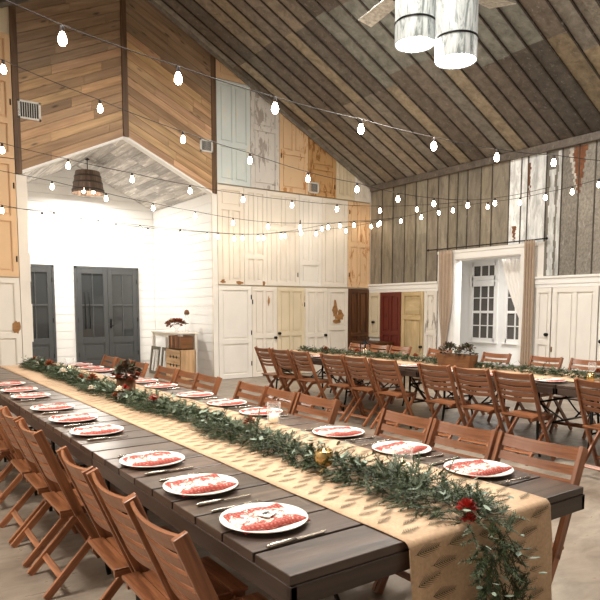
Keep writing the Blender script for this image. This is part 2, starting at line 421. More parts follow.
# ------------------------------------------------------------------ entry doors (dark)
def dark_door(name, x0, x1, leaves, parent_tag):
    """charcoal door set into the back wall of the entry"""
    H = 2.38; root = bpy.data.objects.new(name, None); C.objects.link(root); root.location = (x0, YA - .03, 0); root['kind'] = 'structure'
    fr = MB()
    W = x1 - x0
    fr.box((-.05, -.03, 0), (0, .03, H + .05)); fr.box((W, -.03, 0), (W + .05, .03, H + .05)); fr.box((-.05, -.03, H), (W + .05, .03, H + .05))
    fr.build('door_frame', M['charcoal'], root)
    lw = W / leaves
    for i in range(leaves):
        a = i * lw + .003; b_ = (i + 1) * lw - .003; mb = MB()
        st = .1
        mb.box((a, -.025, .01), (a + st, .02, H)); mb.box((b_ - st, -.025, .01), (b_, .02, H))
        for z0, z1 in ((.01, .25), (.66, .8), (1.52, 1.56), (2.26, H)): mb.box((a + st, -.025, z0), (b_ - st, .02, z1))
        mb.box((a + st, -.008, .25), (b_ - st, .012, .66)); mb.box((a + st + .05, -.018, .31), (b_ - st - .05, .0, .6))
        xm = (a + b_) / 2
        mb.box((xm - .012, -.022, .8), (xm + .012, .018, 2.26))
        lf = mb.build('door_leaf', M['charcoal'], root, bevel=.004)
        g = MB(); g.box((a + st, -.004, .8), (b_ - st, .004, 2.26)); g.build('glass_pane', M['doorglass'], lf)
        hb = MB()
        if leaves == 2 and i == 0:
            for dx in (.16, .26):
                hb.tube([(a + dx, -.03, 1.0), (a + dx, -.07, 1.0), (a + dx, -.07, 1.85), (a + dx, -.03, 1.85)], .011)
            hb.build('long_handle', M['blackmetal'], lf)
        elif leaves == 2:
            hb.box((a + .025, -.035, 1.0), (a + .075, -.02, 1.22)); hb.tube([(a + .05, -.03, 1.06), (a + .05, -.08, 1.06), (a + .13, -.08, 1.06)], .01)
            hb.build('door_handle', M['blackmetal'], lf)
        for z in (.4, 1.2, 2.1):
            h = MB(); h.box((b_ - .005 if i == leaves - 1 else a - .006, -.032, z - .05), (b_ + .012 if i == leaves - 1 else a + .008, -.02, z + .05)); h.build('hinge', M['blackmetal'], lf)
    return root
M['doorglass'] = plain('door_glass', '#3a3d3e', .04, trans=0)
M['doorglass'].node_tree.nodes['Principled BSDF'].inputs['Specular IOR Level'].default_value = .9
dark_door('door_1', 3.98, 5.38, 2, 0); dark_door('door_2', 2.72, 3.44, 1, 0)

# ------------------------------------------------------------------ ceiling of tin sheets
mb = MB()
for s in (-1, 1):
    xe = XR if s > 0 else XL
    mb.prism([(XC, roof(XC) + .03), (xe + s * .2, roof(xe) - .1 + .03), (xe + s * .2, roof(xe) - .1 + .13), (XC, roof(XC) + .13)], 'Y', YF - .1, YB + .12)
ce = struct(mb.build('ceiling', M['tin']))
TINC = ['#7c7268', '#857b70', '#6a6159', '#8b857b', '#948f86', '#73695f', '#968a7b', '#827b72', '#a0937f', '#665f58']
sh = MB(); rb = MB()
for s in (1, -1):
    d = Vector((s, 0, -SL)).normalized(); n = Vector((s * SL, 0, 1)).normalized(); L = (XR - XC) * math.sqrt(1 + SL * SL)
    y = YB; laps = [R.uniform(1.4, 2.2)]
    ly = 0
    joints = [2.35, 4.75]
    while y > YF:
        w = R.choice([.27, .3, .3, .34])
        if ly % 5 == 0: joints = sorted((R.uniform(1.6, 3.0), R.uniform(3.9, 5.6)))
        ly += 1
        cuts = [0] + [j + R.uniform(-.03, .03) for j in joints] + [L]
        for i, (a, b_) in enumerate(zip(cuts[:-1], cuts[1:])):
            col = lin(R.choice(TINC)); t = R.uniform(.75, 1.15)
            if 5.6 < y < 8.6 and i == 1 and s > 0: col = lin('#8f9088'); t = R.uniform(.85, 1)
            if 2.4 < y < 5.6 and i == 2 and s > 0: col = lin(R.choice(['#9f917c', '#94866f', '#a89980']))
            if y < 2.2 and s > 0: col = lin(R.choice(['#8b8880', '#6c6a65', '#7b766d']))
            sh.obox(Vector((XC, y - w / 2, roof(XC) - .0)) + d * ((a + b_) / 2) + n * (.006 * (i % 2)), (d, (0, 1, 0), n), ((b_ - a) / 2 + .03, w / 2 - .004, .003), [c * t for c in col])
        rb.obox(Vector((XC, y, roof(XC) - .0)) + d * (L / 2) - n * .008, (d, (0, 1, 0), n), (L / 2, .012, .014), lin('#40372f'))
        y -= w
sh.build('roof_sheet', M['tin'], ce); rb.build('standing_seam', M['tin'], ce)
# pale lead flashing strips lying down the slope near the front lights
mb = MB(); d = Vector((1, 0, -SL)).normalized(); n = Vector((SL, 0, 1)).normalized()
mb.obox(Vector((XC, 4.62, roof(XC))) + d * 4.6 - n * .012, (d, (0, 1, 0), n), (2.0, .07, .006), lin('#a39e94')); mb.build('flashing', M['galv'], ce)
# rake and eave trims
mb = MB()
for s in (1, -1):
    xe = XR if s > 0 else XL
    mb.bar((XC, YB - .09, roof(XC) - .03), (xe, YB - .09, roof(xe) - .03), .05, .07, (0, 0, 1), lin('#8c857b'))
struct(mb.build('trim_2', M['tin']))
mb = MB(); mb.box((XR - .09, YF, ZE - .11), (XR - .004, YB - .1, ZE + .02), lin('#6b6259')); mb.box((XL + .004, YF, ZE - .11), (XL + .09, YB - .1, ZE + .02), lin('#6b6259')); struct(mb.build('trim_3', M['tin']))

# ------------------------------------------------------------------ right wall
DY0, DY1, DZ = 7.0, 8.58, 2.47
mb = MB()
mb.box((XR, YF, 0), (XR + .15, DY0, ZE + .1)); mb.box((XR, DY1, 0), (XR + .15, YB + .12, ZE + .1)); mb.box((XR, DY0, DZ), (XR + .15, DY1, ZE + .1))
wr = struct(mb.build('wall_right', M['cleanwhite']))
seams = [11.2, 10.8, 10.44, 10.06, 9.72, 9.39, 9.08, 8.80, 8.56, 8.31, 7.98, 7.72, 7.33, 7.07, 6.93, 6.56, 6.26, 5.95, 5.66]
while seams[-1] > YF + .3: seams.append(seams[-1] - .3)
WC = ['#8d8475', '#908674', '#888071', '#958b7b', '#8f8878', '#857b6c']
a1, a2, a3, a4 = MB(), MB(), MB(), MB()
for i, (p, q) in enumerate(zip(seams[:-1], seams[1:])):
    z0 = 2.66 if (p + q) / 2 > 6.72 and (p + q) / 2 < 9.02 else 2.02
    col = lin(WC[i % 6]) if R.random() < .5 else lin(R.choice(WC)); tgt = a1
    if 6.93 < (p + q) / 2 < 7.35 or 6.56 < (p + q) / 2 < 6.93: tgt = a2; col = (.95, .97, .97)
    if (p + q) / 2 < 6.3: tgt = a3; col = lin('#8f897f')
    if 6.26 < (p + q) / 2 < 6.56: col = lin('#8b867c')
    zs = [z0, 3.05 + R.uniform(-.05, .05), 4.3] if i % 7 in (3, 4) and z0 < 3 else [z0, 4.3]
    for za, zb in zip(zs[:-1], zs[1:]):
        tgt.box((XR - .008, q + .003, za), (XR - .002, p - .003, zb), [c * (.92 + .14 * math.sin(i * 7.3 + za)) for c in col])
    a4.box((XR - .022, q - .009, z0), (XR - .002, q + .009, 4.3), lin('#4f473c'))
a1.build('tin_cladding', M['tinwall'], wr); a2.build('white_tin_cladding', M['whitetin'], wr); a3.build('embossed_tin_cladding', M['hammer'], wr); a4.build('standing_seam', M['tinwall'], wr)
mb = MB()      # white streaked strip with ragged edge beside the doorway, rust patch
for (yc, z0, z1, w) in ((6.44, 2.05, 3.9, .045), (6.3, 2.05, 4.2, .03)):
    k = 18
    for i in range(k):
        a = z0 + (z1 - z0) * i / k; b_ = z0 + (z1 - z0) * (i + 1) / k; ww = w * R.uniform(.7, 1.6)
        mb.box((XR - .012, yc - ww, a), (XR - .0075, yc + ww, b_), (.62, .63, .62))
mb.build('paint_streak', M['whitetin'], wr)
mb = MB(); k = 16
for (yc, zt, zb, w0) in ((5.95, 4.2, 3.42, .13), (7.2, 3.0, 2.7, .05), (6.9, 4.1, 3.45, .03)):
    for i in range(k):
        a = zt - (zt - zb) * i / k; b_ = zt - (zt - zb) * (i + 1) / k; t = 1 - i / k * .85; o = R.uniform(-.02, .02)
        mb.box((XR - .0125, yc - w0 * t + o, b_), (XR - .0078, yc + w0 * t * R.uniform(.7, 1) + o, a), lin('#84573c'))
        if w0 > .1: mb.box((XR - .0122, yc + w0 * t + o, b_), (XR - .0078, yc + w0 * t + .07 * t + o, a), lin('#cfc9bf'))
mb.build('rust_patch', plain('rust_flakes', '#ffffff', .9, noisy=.35), wr)
# cap rail along the wall, doorway casing, baseboard
mb = MB()
for y0, y1 in ((YF, 6.72), (9.02, YB)):
    mb.box((XR - .05, y0, 1.90), (XR - .001, y1, 2.0)); mb.box((XR - .075, y0, 2.0), (XR - .001, y1, 2.04)); mb.box((XR - .035, y0, 1.84), (XR - .001, y1, 1.9))
struct(mb.build('trim_4', M['white'], bevel=.004))
mb = MB()
mb.box((XR - .045, 6.74, 0), (XR, DY0 + .01, DZ)); mb.box((XR - .045, DY1 - .01, 0), (XR, 8.99, DZ)); mb.box((XR - .045, 6.74, DZ), (XR, 8.99, 2.64))
mb.box((XR - .065, 6.70, 2.6), (XR, 9.03, 2.66))
mb.box((XR - .02, DY0 - .02, 0), (XR + .16, DY0 + .02, DZ)); mb.box((XR - .02, DY1 - .02, 0), (XR + .16, DY1 + .02, DZ)); mb.box((XR - .02, DY0, DZ - .02), (XR + .16, DY1, DZ + .02))
struct(mb.build('trim_5', M['white'], bevel=.003))
mb = MB(); mb.box((XR - .03, YF, 0), (XR - .001, 6.7, .14)); mb.box((XR - .03, 9.05, 0), (XR - .001, YB, .14)); struct(mb.build('baseboard_right', M['white']))

# side room behind the doorway
X2 = 12.3
mb = MB()
wins = [(9.30, 9.98), (8.30, 8.98)]
mb.box((X2, 5.7, 0), (X2 + .12, 11.6, .72)); mb.box((X2, 5.7, 2.52), (X2 + .12, 11.6, 3.0)); mb.box((X2, 9.98, .72), (X2 + .12, 11.6, 2.52)); mb.box((X2, 8.98, .72), (X2 + .12, 9.30, 2.52)); mb.box((X2, 5.7, .72), (X2 + .12, 8.30, 2.52))
mb.box((X2, 9.30, 2.03), (X2 + .12, 9.98, 2.22)); mb.box((X2, 8.30, 2.03), (X2 + .12, 8.98, 2.22))
struct(mb.build('wall_side_room_back', M['whitewall']))
mb = MB(); mb.box((XR + .15, 11.5, 0), (X2, 11.6, 2.9)); struct(mb.build('wall_side_room_left', M['whitewall']))
mb = MB(); mb.box((XR + .15, 5.7, 0), (X2, 5.8, 2.9)); struct(mb.build('wall_side_room_right', M['whitewall']))
mb = MB(); mb.box((XR + .15, 5.7, 2.78), (X2 + .1, 11.6, 2.9)); struct(mb.build('ceiling_side_room', plain('side_ceiling', '#cfcbc4', .7)))
mb = MB(); mb.box((X2 - .05, 5.8, 2.66), (X2, 11.5, 2.78)); mb.box((X2 - .03, 5.8, .0), (X2, 11.5, .14)); struct(mb.build('trim_6', M['white']))
for wi, (a, b_) in enumerate(wins):
    root = bpy.data.objects.new('window_%d' % (wi + 1), None); C.objects.link(root); root.location = (X2, (a + b_) / 2, 0); root['kind'] = 'structure'
    h = (b_ - a) / 2
    mb = MB()
    for z0, z1 in ((.72, 2.03), (2.22, 2.52)):
        mb.box((-.03, -h - .07, z0 - .07), (.0, -h + .03, z1 + .07)); mb.box((-.03, h - .03, z0 - .07), (.0, h + .07, z1 + .07))
        mb.box((-.03, -h, z0 - .07), (0, h, z0 + .03)); mb.box((-.03, -h, z1 - .03), (0, h, z1 + .07))
    mb.box((-.06, -h - .09, .63), (.0, h + .09, .66))
    mb.build('window_frame', M['white'], root)
    mb = MB()
    mb.box((.0, -h, 1.35), (.04, h, 1.41))
    for q in (1, 2):
        y = -h + 2 * h * q / 3; mb.box((.01, y - .012, .72), (.035, y + .012, 2.03)); mb.box((.01, y - .012, 2.22), (.035, y + .012, 2.52))
    for z in (1.05, 1.72): mb.box((.01, -h, z - .012), (.035, h, z + .012))
    mb.build('muntins', M['white'], root)
    g = MB(); g.box((.045, -h, .72), (.05, h, 2.03)); g.box((.045, -h, 2.22), (.05, h, 2.52)); g.build('glass_pane', M['pane'], root)

# ------------------------------------------------------------------ salvaged doors clad on the walls
def sdoor(label, x0, x1, z0, z1, mat, rows, plane='back', clip=None, cols=2, knob=None, hinge=None, col=(1, 1, 1), name='salvaged_door', latch=None, st=.085, th=.045, patch=None):
    """panelled door. rows: list of (height fraction, number of panels across)"""
    W = x1 - x0; H = z1 - z0; mb = MB(); rail = .09
    x0l = -W / 2
    mb.box((x0l + .003, -th * .3, .003), (W / 2 - .003, 0, H - .003), col)           # panel ground
    mb.box((x0l + .003, -th, .003), (x0l + st, 0, H - .003), col); mb.box((W / 2 - st, -th, .003), (W / 2 - .003, 0, H - .003), col)
    z = .003; tot = sum(r[0] for r in rows); n = len(rows); avail = H - rail * (n + 1)
    mb.box((x0l + st, -th, .003), (W / 2 - st, 0, rail), col); z = rail
    for fr, nc in rows:
        ph = avail * fr / tot
        mb.box((x0l + st, -th, z + ph), (W / 2 - st, 0, z + ph + (rail if z + ph + rail < H - .004 else H - .003 - z - ph)), col)
        iw = W - 2 * st; ms = .06
        pw = (iw - ms * (nc - 1)) / nc
        for c_ in range(nc):
            xa = x0l + st + c_ * (pw + ms)
            if c_: mb.box((xa - ms, -th, z), (xa, 0, z + ph), col)
            # moulding: raised field inside the recess
            mb.box((xa + .035, -th * .7, z + .04), (xa + pw - .035, 0, z + ph - .04), col)
            mb.box((xa, -th * .8, z), (xa + .012, 0, z + ph), [q * .93 for q in col]); mb.box((xa + pw - .012, -th * .8, z), (xa + pw, 0, z + ph), [q * .93 for q in col])  # panel edge strips tinted darker, relief shade put into the colour
        z += ph + rail
    clips = None
    if clip: clips = [((10.02 - (x0 + x1) / 2, 0, ZE - z0 - .035), (SL, 0, 1))]
    o = mb.build(name, mat, clip=clips)
    if plane == 'back': o.location = ((x0 + x1) / 2, YB - .001, z0)
    else:  # right wall: x0..x1 given as distances from the back corner (Y = 11.25 - x)
        o.location = (XR - .001, YB - (x0 + x1) / 2, z0); o.rotation_euler = (0, 0, -PI / 2)
    tag(o, label, 'door', 'salvaged doors covering the walls')
    if knob:
        k = MB(); kx, kz = knob
        k.lathe([(0, 0), (.028, 0), (.03, .006), (.012, .012), (.012, .03), (.028, .04), (.032, .055), (.022, .068), (0, .07)], n=12)
        ko = k.build('door_knob', M['blackmetal'], o); ko.location = (kx, -th, kz); ko.rotation_euler = (PI / 2, 0, 0)
    if hinge:
        for hx, hz in hinge:
            k = MB(); k.box((hx - .012, -th - .004, hz - .045), (hx + .012, -th + .002, hz + .045)); k.tube([(hx, -th - .005, hz - .05), (hx, -th - .005, hz + .05)], .006); k.build('hinge', M['blackmetal'] if not latch else M['brass'], o)
    if patch:
        k = MB()
        for (pa, pb, pc, pd) in patch:
            n_ = 14
            pts = []
            for i in range(n_):
                t = 2 * PI * i / n_; rr = R.uniform(.6, 1.15); pts.append((pa + (pb) * rr * math.cos(t), pc + pd * rr * math.sin(t)))
            k.prism(pts, 'Y', -th - .0012, -th + .002)
        k.build('bare_wood_patch', M['peelwood'], o)
    return o
M['peelwood'] = wood('bare_peeled_wood', '#b98a57', '#8f6233', .7, (3, 12), bmp=.1)
D = []
# bottom row
sdoor('plain white two panel door, leftmost of the bottom row beside the entry', 5.905, 6.69, 0.004, 1.935, M['cleanwhite'], [(1, 1), (1.6, 1)], knob=None, hinge=[(.38, .3), (.38, .95), (.38, 1.7)])
sdoor('worn white door with a dark knob, second of the bottom row', 6.695, 7.325, 0.004, 1.93, M['whitedoor'], [(1, 2), (1.25, 2)], knob=(.26, .83), hinge=[(-.3, 1.6)], patch=[(.1, .03, 1.62, .12)])
sdoor('aged cream four panel door, third of the bottom row', 7.33, 8.075, 0.004, 1.93, M['cream'], [(1, 2), (1.15, 2)], knob=(-.33, .92), hinge=[(.36, 1.55)])
sdoor('white tall panelled door with dark knob, fourth of the bottom row', 8.08, 8.705, 0.004, 1.93, M['whitedoor'], [(1, 2), (1.3, 2)], knob=(.25, .85))
sdoor('white door with a brown peeled patch on its top panel', 8.71, 9.325, 0.004, 1.93, M['whitedoor'], [(1.1, 1), (1, 1)], knob=None, patch=[(-.08, .09, 1.42, .22), (.08, .12, 1.3, .13), (-.02, .15, 1.16, .05)])
sdoor('dark brown stained door in the room corner', 9.33, 10.0, 0.004, 1.93, M['darkdoor'], [(1, 2), (1.35, 2)])
# middle row
sdoor('cream white door over the plain white door, leftmost of the middle row', 5.905, 6.515, 1.955, 3.95, M['whitedoor'], [(1.6, 2), (.35, 1)], patch=[(-.2, .06, .06, .05), (.18, .1, .05, .045)], col=(1, .98, .95))
sdoor('white door with tall upper panels, second of the middle row', 6.52, 7.075, 1.955, 3.95, M['whitedoor'], [(.5, 2), (1.4, 2)], patch=[(.2, .05, .05, .05)])
sdoor('white four panel door streaked brown at its foot, middle row', 7.08, 7.915, 1.955, 3.95, M['whitedoor'], [(1.2, 3), (.7, 2)], hinge=[(.38, .25)])
sdoor('white door with one small lower panel, fourth of the middle row', 7.92, 8.545, 1.955, 3.95, M['cleanwhite'], [(.4, 1), (1.4, 2)], hinge=[(-.29, 1.4)])
sdoor('white five panel door left of the tan door in the middle row', 8.55, 9.305, 1.955, 3.95, M['whitedoor'], [(1.5, 2), (.5, 1)])
sdoor('orange tan stripped door high in the room corner', 9.31, 10.0, 1.955, 3.95, M['peach'], [(1, 2), (1, 2)], hinge=[(-.3, .3), (-.3, 1.75)], latch=None)
# top row, cut by the roof
sdoor('pale blue four panel door under the roof, beside the pine gable', 5.905, 6.685, 3.97, 6.0, M['blue'], [(1, 2), (1.7, 2)], clip=1)
sdoor('grey white scraped two panel door under the roof', 6.69, 7.395, 3.97, 5.9, M['greyw'], [(1.9, 1), (1, 1)], clip=1)
sdoor('peach stripped door with black latch under the roof', 7.4, 8.155, 3.97, 5.95, M['peach'], [(.7, 1), (1, 2)], clip=1, hinge=[(-.33, .75)])
sdoor('tan horizontal panelled door under the roof with the vent', 8.16, 8.945, 3.97, 5.8, M['tan'], [(.7, 1), (.7, 1), (.7, 1)], clip=1, hinge=[(.36, .25)])
sdoor('narrow cream door in the low corner of the roof', 8.95, 9.5, 3.97, 5.4, M['cream'], [(1, 2)], clip=1)
sdoor('short cream door tucked where roof meets corner', 9.505, 10.0, 3.97, 4.9, M['whitedoor'], [(1, 2)], clip=1)
sdoor('peach boards filling the roof angle above the pale blue door', 5.905, 6.685, 6.005, 6.6, M['peach'], [(1, 1)], clip=1, name='salvaged_board')
# left of the entry
sdoor('peach door high on the wall left of the entry', 1.36, 2.16, 1.99, 3.92, M['peachclean'], [(1, 1), (1, 1)], hinge=[(.37, .3), (.37, 1.5)])
sdoor('peach door topmost on the wall left of the entry', 1.36, 2.16, 3.93, 5.9, M['peachclean'], [(.8, 1), (1, 1), (1, 1)], hinge=[(.37, .9)])
sdoor('white panelled door left of the entry with a bare wood patch', 1.36, 2.16, .004, 1.98, M['whitedoor'], [(1, 2), (.95, 1)], patch=[(.33, .07, 1.15, .12)])
o = MB(); zz_ = 0
while zz_ < 3.68:
    h = R.uniform(.18, .42); h = min(h, 3.68 - zz_); o.box((2.17, YB - .03 - R.uniform(0, .01), zz_), (2.335 + R.uniform(-.015, .015), YB, zz_ + h)); zz_ += h
struct(o.build('trim_7', M['whitedoor']))
o = MB(); o.box((5.80, YB - .03, 0), (5.9, YB, 3.75)); struct(o.build('trim_8', M['cleanwhite']))
# right wall below the rail (x = distance from the back corner)
def rd(label, y1, y0, *a, **k): return sdoor(label, YB - y1, YB - y0, *a, plane='right', **k)
rd('small beige door hung above the chest in the corner', 11.2, 10.82, .78, 1.84, M['cream'], [(1, 1)], knob=(0, .36), st=.05)
rd('dark red door beside the beige door', 10.8, 10.12, .02, 1.84, M['reddoor'], [(1, 2), (1.1, 2)])
rd('pale pine door with worn boards next to the red door', 10.1, 9.42, .02, 1.84, M['palepine'], [(1, 1), (.4, 1)], knob=(.3, .6))
rd('scraped white door left of the tied taupe curtain', 9.4, 9.04, .02, 1.84, M['greyw'], [(1, 1), (1, 1)], col=(1.15, 1.13, 1.1))
rd('white door with a dark knob right of the taupe curtain', 6.66, 6.36, .02, 1.84, M['cleanwhite'], [(1, 1), (1.2, 1)], knob=(.09, .98), st=.05)
rd('wide white sheet door with a brass handle plate', 6.34, 5.5, .02, 1.84, M['cleanwhite'], [(1, 2)], hinge=[(-.4, .72)], latch=1)
rd('white panelled door nearest on the right wall', 5.48, 4.7, .02, 1.84, M['cleanwhite'], [(1, 2), (1.2, 2)], knob=(-.32, .9))

# vents
def vent(label, x, z, w=.26, h=.2, y=YB - .03, tilt=0):
    r = thing('air_vent', label, 'vent', (x, y, z)); f = MB()
    f.box((-w / 2, -.02, -h / 2), (-w / 2 + .03, 0, h / 2)); f.box((w / 2 - .03, -.02, -h / 2), (w / 2, 0, h / 2)); f.box((-w / 2, -.02, -h / 2), (w / 2, 0, -h / 2 + .03)); f.box((-w / 2, -.02, h / 2 - .03), (w / 2, 0, h / 2))
    f.build('vent_frame', M['vent'], r)
    b_ = MB(); b_.box((-w / 2 + .02, -.006, -h / 2 + .02), (w / 2 - .02, 0, h / 2 - .02)); b_.build('vent_backing', M['ventdark'], r)
    s = MB()
    for i in range(9):
        x_ = -w / 2 + .035 + (w - .07) * i / 8; s.obox((x_, -.011, 0), ((1, .8, 0), (-.8, 1, 0), (0, 0, 1)), (.0075, .0015, h / 2 - .03))
    s.build('vent_slats', M['vent'], r)
vent('white square air vent at the left edge of the pine gable', 2.42, 4.75, .36, .3)
vent('small grey air vent at the right edge of the pine gable', 5.68, 4.66, .28, .24)
vent('white air vent on the tan door under the roof', 8.3, 4.14, .3, .24, y=YB - .036)

# ------------------------------------------------------------------ curtains and rod
def curtain(name, label, y0, y1, ztop, zbot, mat, tie=None, x=XR - .11, folds=7, dep=.035, shape=None):
    mb = MB(); nu, nv = folds * 8, 30; b = len(mb.v)
    for side in (0, 1):
        for j in range(nv + 1):
            t = j / nv; z = ztop + (zbot - ztop) * t
            if shape: ya, yb = shape(t)
            else:
                ya, yb = y0, y1
                if tie:
                    g = math.exp(-((t - tie[0]) / .22) ** 2) * tie[1]; c_ = (ya + yb) / 2 ; ya = ya + (c_ - ya) * g; yb = yb + (c_ - yb) * g
            for i in range(nu + 1):
                u = i / nu; y = ya + (yb - ya) * u
                dx = dep * math.sin(u * folds * 2 * PI + .5 * math.sin(t * 5)) * (1 - .2 * t)
                mb.v.append(Vector((x + dx + side * .003, y, z)))
    W = nu + 1; S = W * (nv + 1)
    for s in (0, 1):
        for j in range(nv):
            for i in range(nu):
                q = [j * W + i, j * W + i + 1, (j + 1) * W + i + 1, (j + 1) * W + i]
                mb.face([k + s * S for k in (q if s else q[::-1])], [(0, 0)] * 4, smooth=True)
    for j in range(nv):
        for i in (0, nu):
            a, c_ = j * W + i, (j + 1) * W + i; mb.face([a, c_, c_ + S, a + S], [(0, 0)] * 4)
    for i in range(nu):
        for j in (0, nv):
            a, c_ = j * W + i, j * W + i + 1; mb.face([a, c_, c_ + S, a + S], [(0, 0)] * 4)
    return tag(mb.build(name, mat), label, 'curtain')
curtain('curtain', 'taupe curtain tied narrow at the left of the white doorway', 8.95, 8.58, 2.66, .05, M['curtain'], tie=(.75, .62), folds=4)
curtain('curtain', 'straight taupe curtain hanging at the right of the white doorway', 6.90, 6.68, 2.70, .05, M['curtain'], folds=4)
r = thing('curtain_rod', 'thin black iron curtain rod above the white doorway', 'curtain rod', (XR - .11, 7.9, 2.7))
mb = MB(); mb.tube([(0, 1.35, .0), (0, -1.45, .0)], .011); mb.build('rod', M['blackmetal'], r)
for y in (1.35, -1.45):
    mb = MB(); mb.lathe([(0, -.025), (.02, -.015), (.024, 0), (.02, .015), (0, .025)], (0, y, 0), 10); mb.build('finial', M['blackmetal'], r)
for y in (1.05, -1.05):
    mb = MB(); mb.tube([(0, y, 0), (.1, y, 0)], .008); mb.build('bracket', M['blackmetal'], r)
def shp(t):   # swept white curtain inside the doorway: wide at the top, tied back at the right
    k = min(1, t / .55) ** 1.4
    return (7.04, 7.72 - .52 * k) if t < .55 else (7.04, 7.20 + .25 * (t - .55))
curtain('curtain', 'white curtain swept back inside the doorway', 0, 0, 2.44, .05, M['sheer'], x=XR + .35, folds=8, dep=.02, shape=shp)

# ------------------------------------------------------------------ folding chair
def make_chair():
    r = thing('folding_chair', '', 'chair')
    top = Vector((-.215, 0, .87)); mid = Vector((-.03, 0, .43)); bot = Vector((.20, 0, .006))
    ds = (mid - top).normalized()
    for s in (-1, 1):
        mb = MB(); y = s * .205
        mb.bar(top + Vector((0, y, 0)), mid + Vector((.004, y, -.01)), .022, .046, (1, 0, .45)); mb.bar(mid + Vector((-.004, y, .01)), bot + Vector((0, y, 0)), .022, .042, (1, 0, .5))
        mb.build('leg', M['chair'], r, bevel=.003)
    for s in (-1, 1):
        mb = MB(); y = s * .178
        mb.bar((.19, y, .42), (-.20, y, .006), .02, .04, (1, 0, -1)); mb.build('leg', M['chair'], r, bevel=.003)
    mb = MB()
    for i in range(5):
        x = -.085 + i * .072; t = R.uniform(.85, 1.12); mb.box((x - .034, -.168 if i else -.19, .433), (x + .034, .168 if i else .19, .449), (t, t, t))
    mb.build('seat', M['chair'], r, bevel=.003)
    for s in (-1, 1):
        mb = MB(); mb.bar((-.11, s * .155, .42), (.225, s * .155, .42), .02, .03); mb.build('seat_rail', M['chair'], r)
    n = Vector((ds.z, 0, -ds.x)).normalized()   # normal of the back plane
    for i, (a, w) in enumerate(((.0, .058), (.083, .04), (.145, .038), (.205, .038), (.262, .036))):
        mb = MB(); seg = 8; prev = None; t = R.uniform(.9, 1.08)
        c = top + ds * (a + w / 2 + .004)
        for k in range(seg):
            def P(q):
                u = -1 + 2 * q / seg; return c + Vector((0, u * .196, 0)) + (n * -1 if n.x > 0 else n) * (.026 * (1 - u * u))
            p0, p1 = P(k), P(k + 1); b = len(mb.v); d = ds * w / 2; e = n * .006
            # continuous strip
            for p in (p0, p1):
                for q in (-d - e, -d + e, d + e, d - e): mb.v.append(p + q)
            for a_, b_ in ((0, 1), (1, 2), (2, 3), (3, 0)):
                mb.face([b + a_, b + b_, b + 4 + b_, b + 4 + a_], [(k * .05, a_ * .03), (k * .05, a_ * .03 + w), (k * .05 + .05, a_ * .03 + w), (k * .05 + .05, a_ * .03)], (t, t, t))
            if k == 0: mb.face([b, b + 1, b + 2, b + 3], [(0, 0)] * 4)
            if k == seg - 1: mb.face([b + 4, b + 5, b + 6, b + 7], [(0, 0)] * 4)
        mb.build('back_slat', M['chair'], r)
    mb = MB(); mb.bar((-.118, -.19, .098), (-.118, .19, .098), .034, .012, (1, 0, -1)); mb.build('stretcher', M['chair'], r, bevel=.002)
    mb = MB(); mb.bar((.135, -.2, .13), (.135, .2, .13), .034, .012, (1, 0, .5)); mb.build('stretcher', M['chair'], r, bevel=.002)
    return r
chair = make_chair(); used = [False]
def place_chair(x, y, rz, label, group):
    if not used[0]:
        used[0] = True; chair.location = (x, y, 0); chair.rotation_euler = (0, 0, rz); chair['label'] = label; chair['group'] = group; return chair
    return dup(chair, (x, y, 0), rz, label, group)
near = ['nearest', 'second', 'third', 'fourth', 'fifth', 'sixth', 'seventh', 'eighth', 'ninth', 'tenth', 'eleventh', 'twelfth']
for i, y in enumerate([1.67, 2.06, 2.50, 3.35, 3.83, 4.25, 5.0, 5.4, 5.85]):
    place_chair(.87, y, R.uniform(-.03, .03), 'wooden folding chair, %s from the front on the near table\'s left side' % near[i], 'folding chairs on the left of the front table')
for i, y in enumerate([1.62, 2.07, 2.45, 3.31, 3.77, 4.17, 4.95, 5.36, 5.85, 6.65, 7.15, 7.65]):
    place_chair(2.29, y, PI + R.uniform(-.03, .03), 'wooden folding chair, %s from the front on the near table\'s right side' % near[i], 'folding chairs on the right of the front table')
for i, y in enumerate([2.70, 3.55, 4.05, 4.55, 5.36, 5.86, 6.33, 7.05, 7.55, 8.03]):
    place_chair(5.19, y, R.uniform(-.05, .05), 'wooden folding chair, %s from the right on the rear table\'s near side' % near[i], 'folding chairs on the near side of the rear table')
for i, y in enumerate([3.9, 4.45, 5.19, 6.19, 7.0, 7.5, 8.0]):
    place_chair(6.72, y, PI + R.uniform(-.04, .04), 'slatted wooden folding chair, %s from the right beyond the rear table' % near[i], 'folding chairs beyond the rear table')

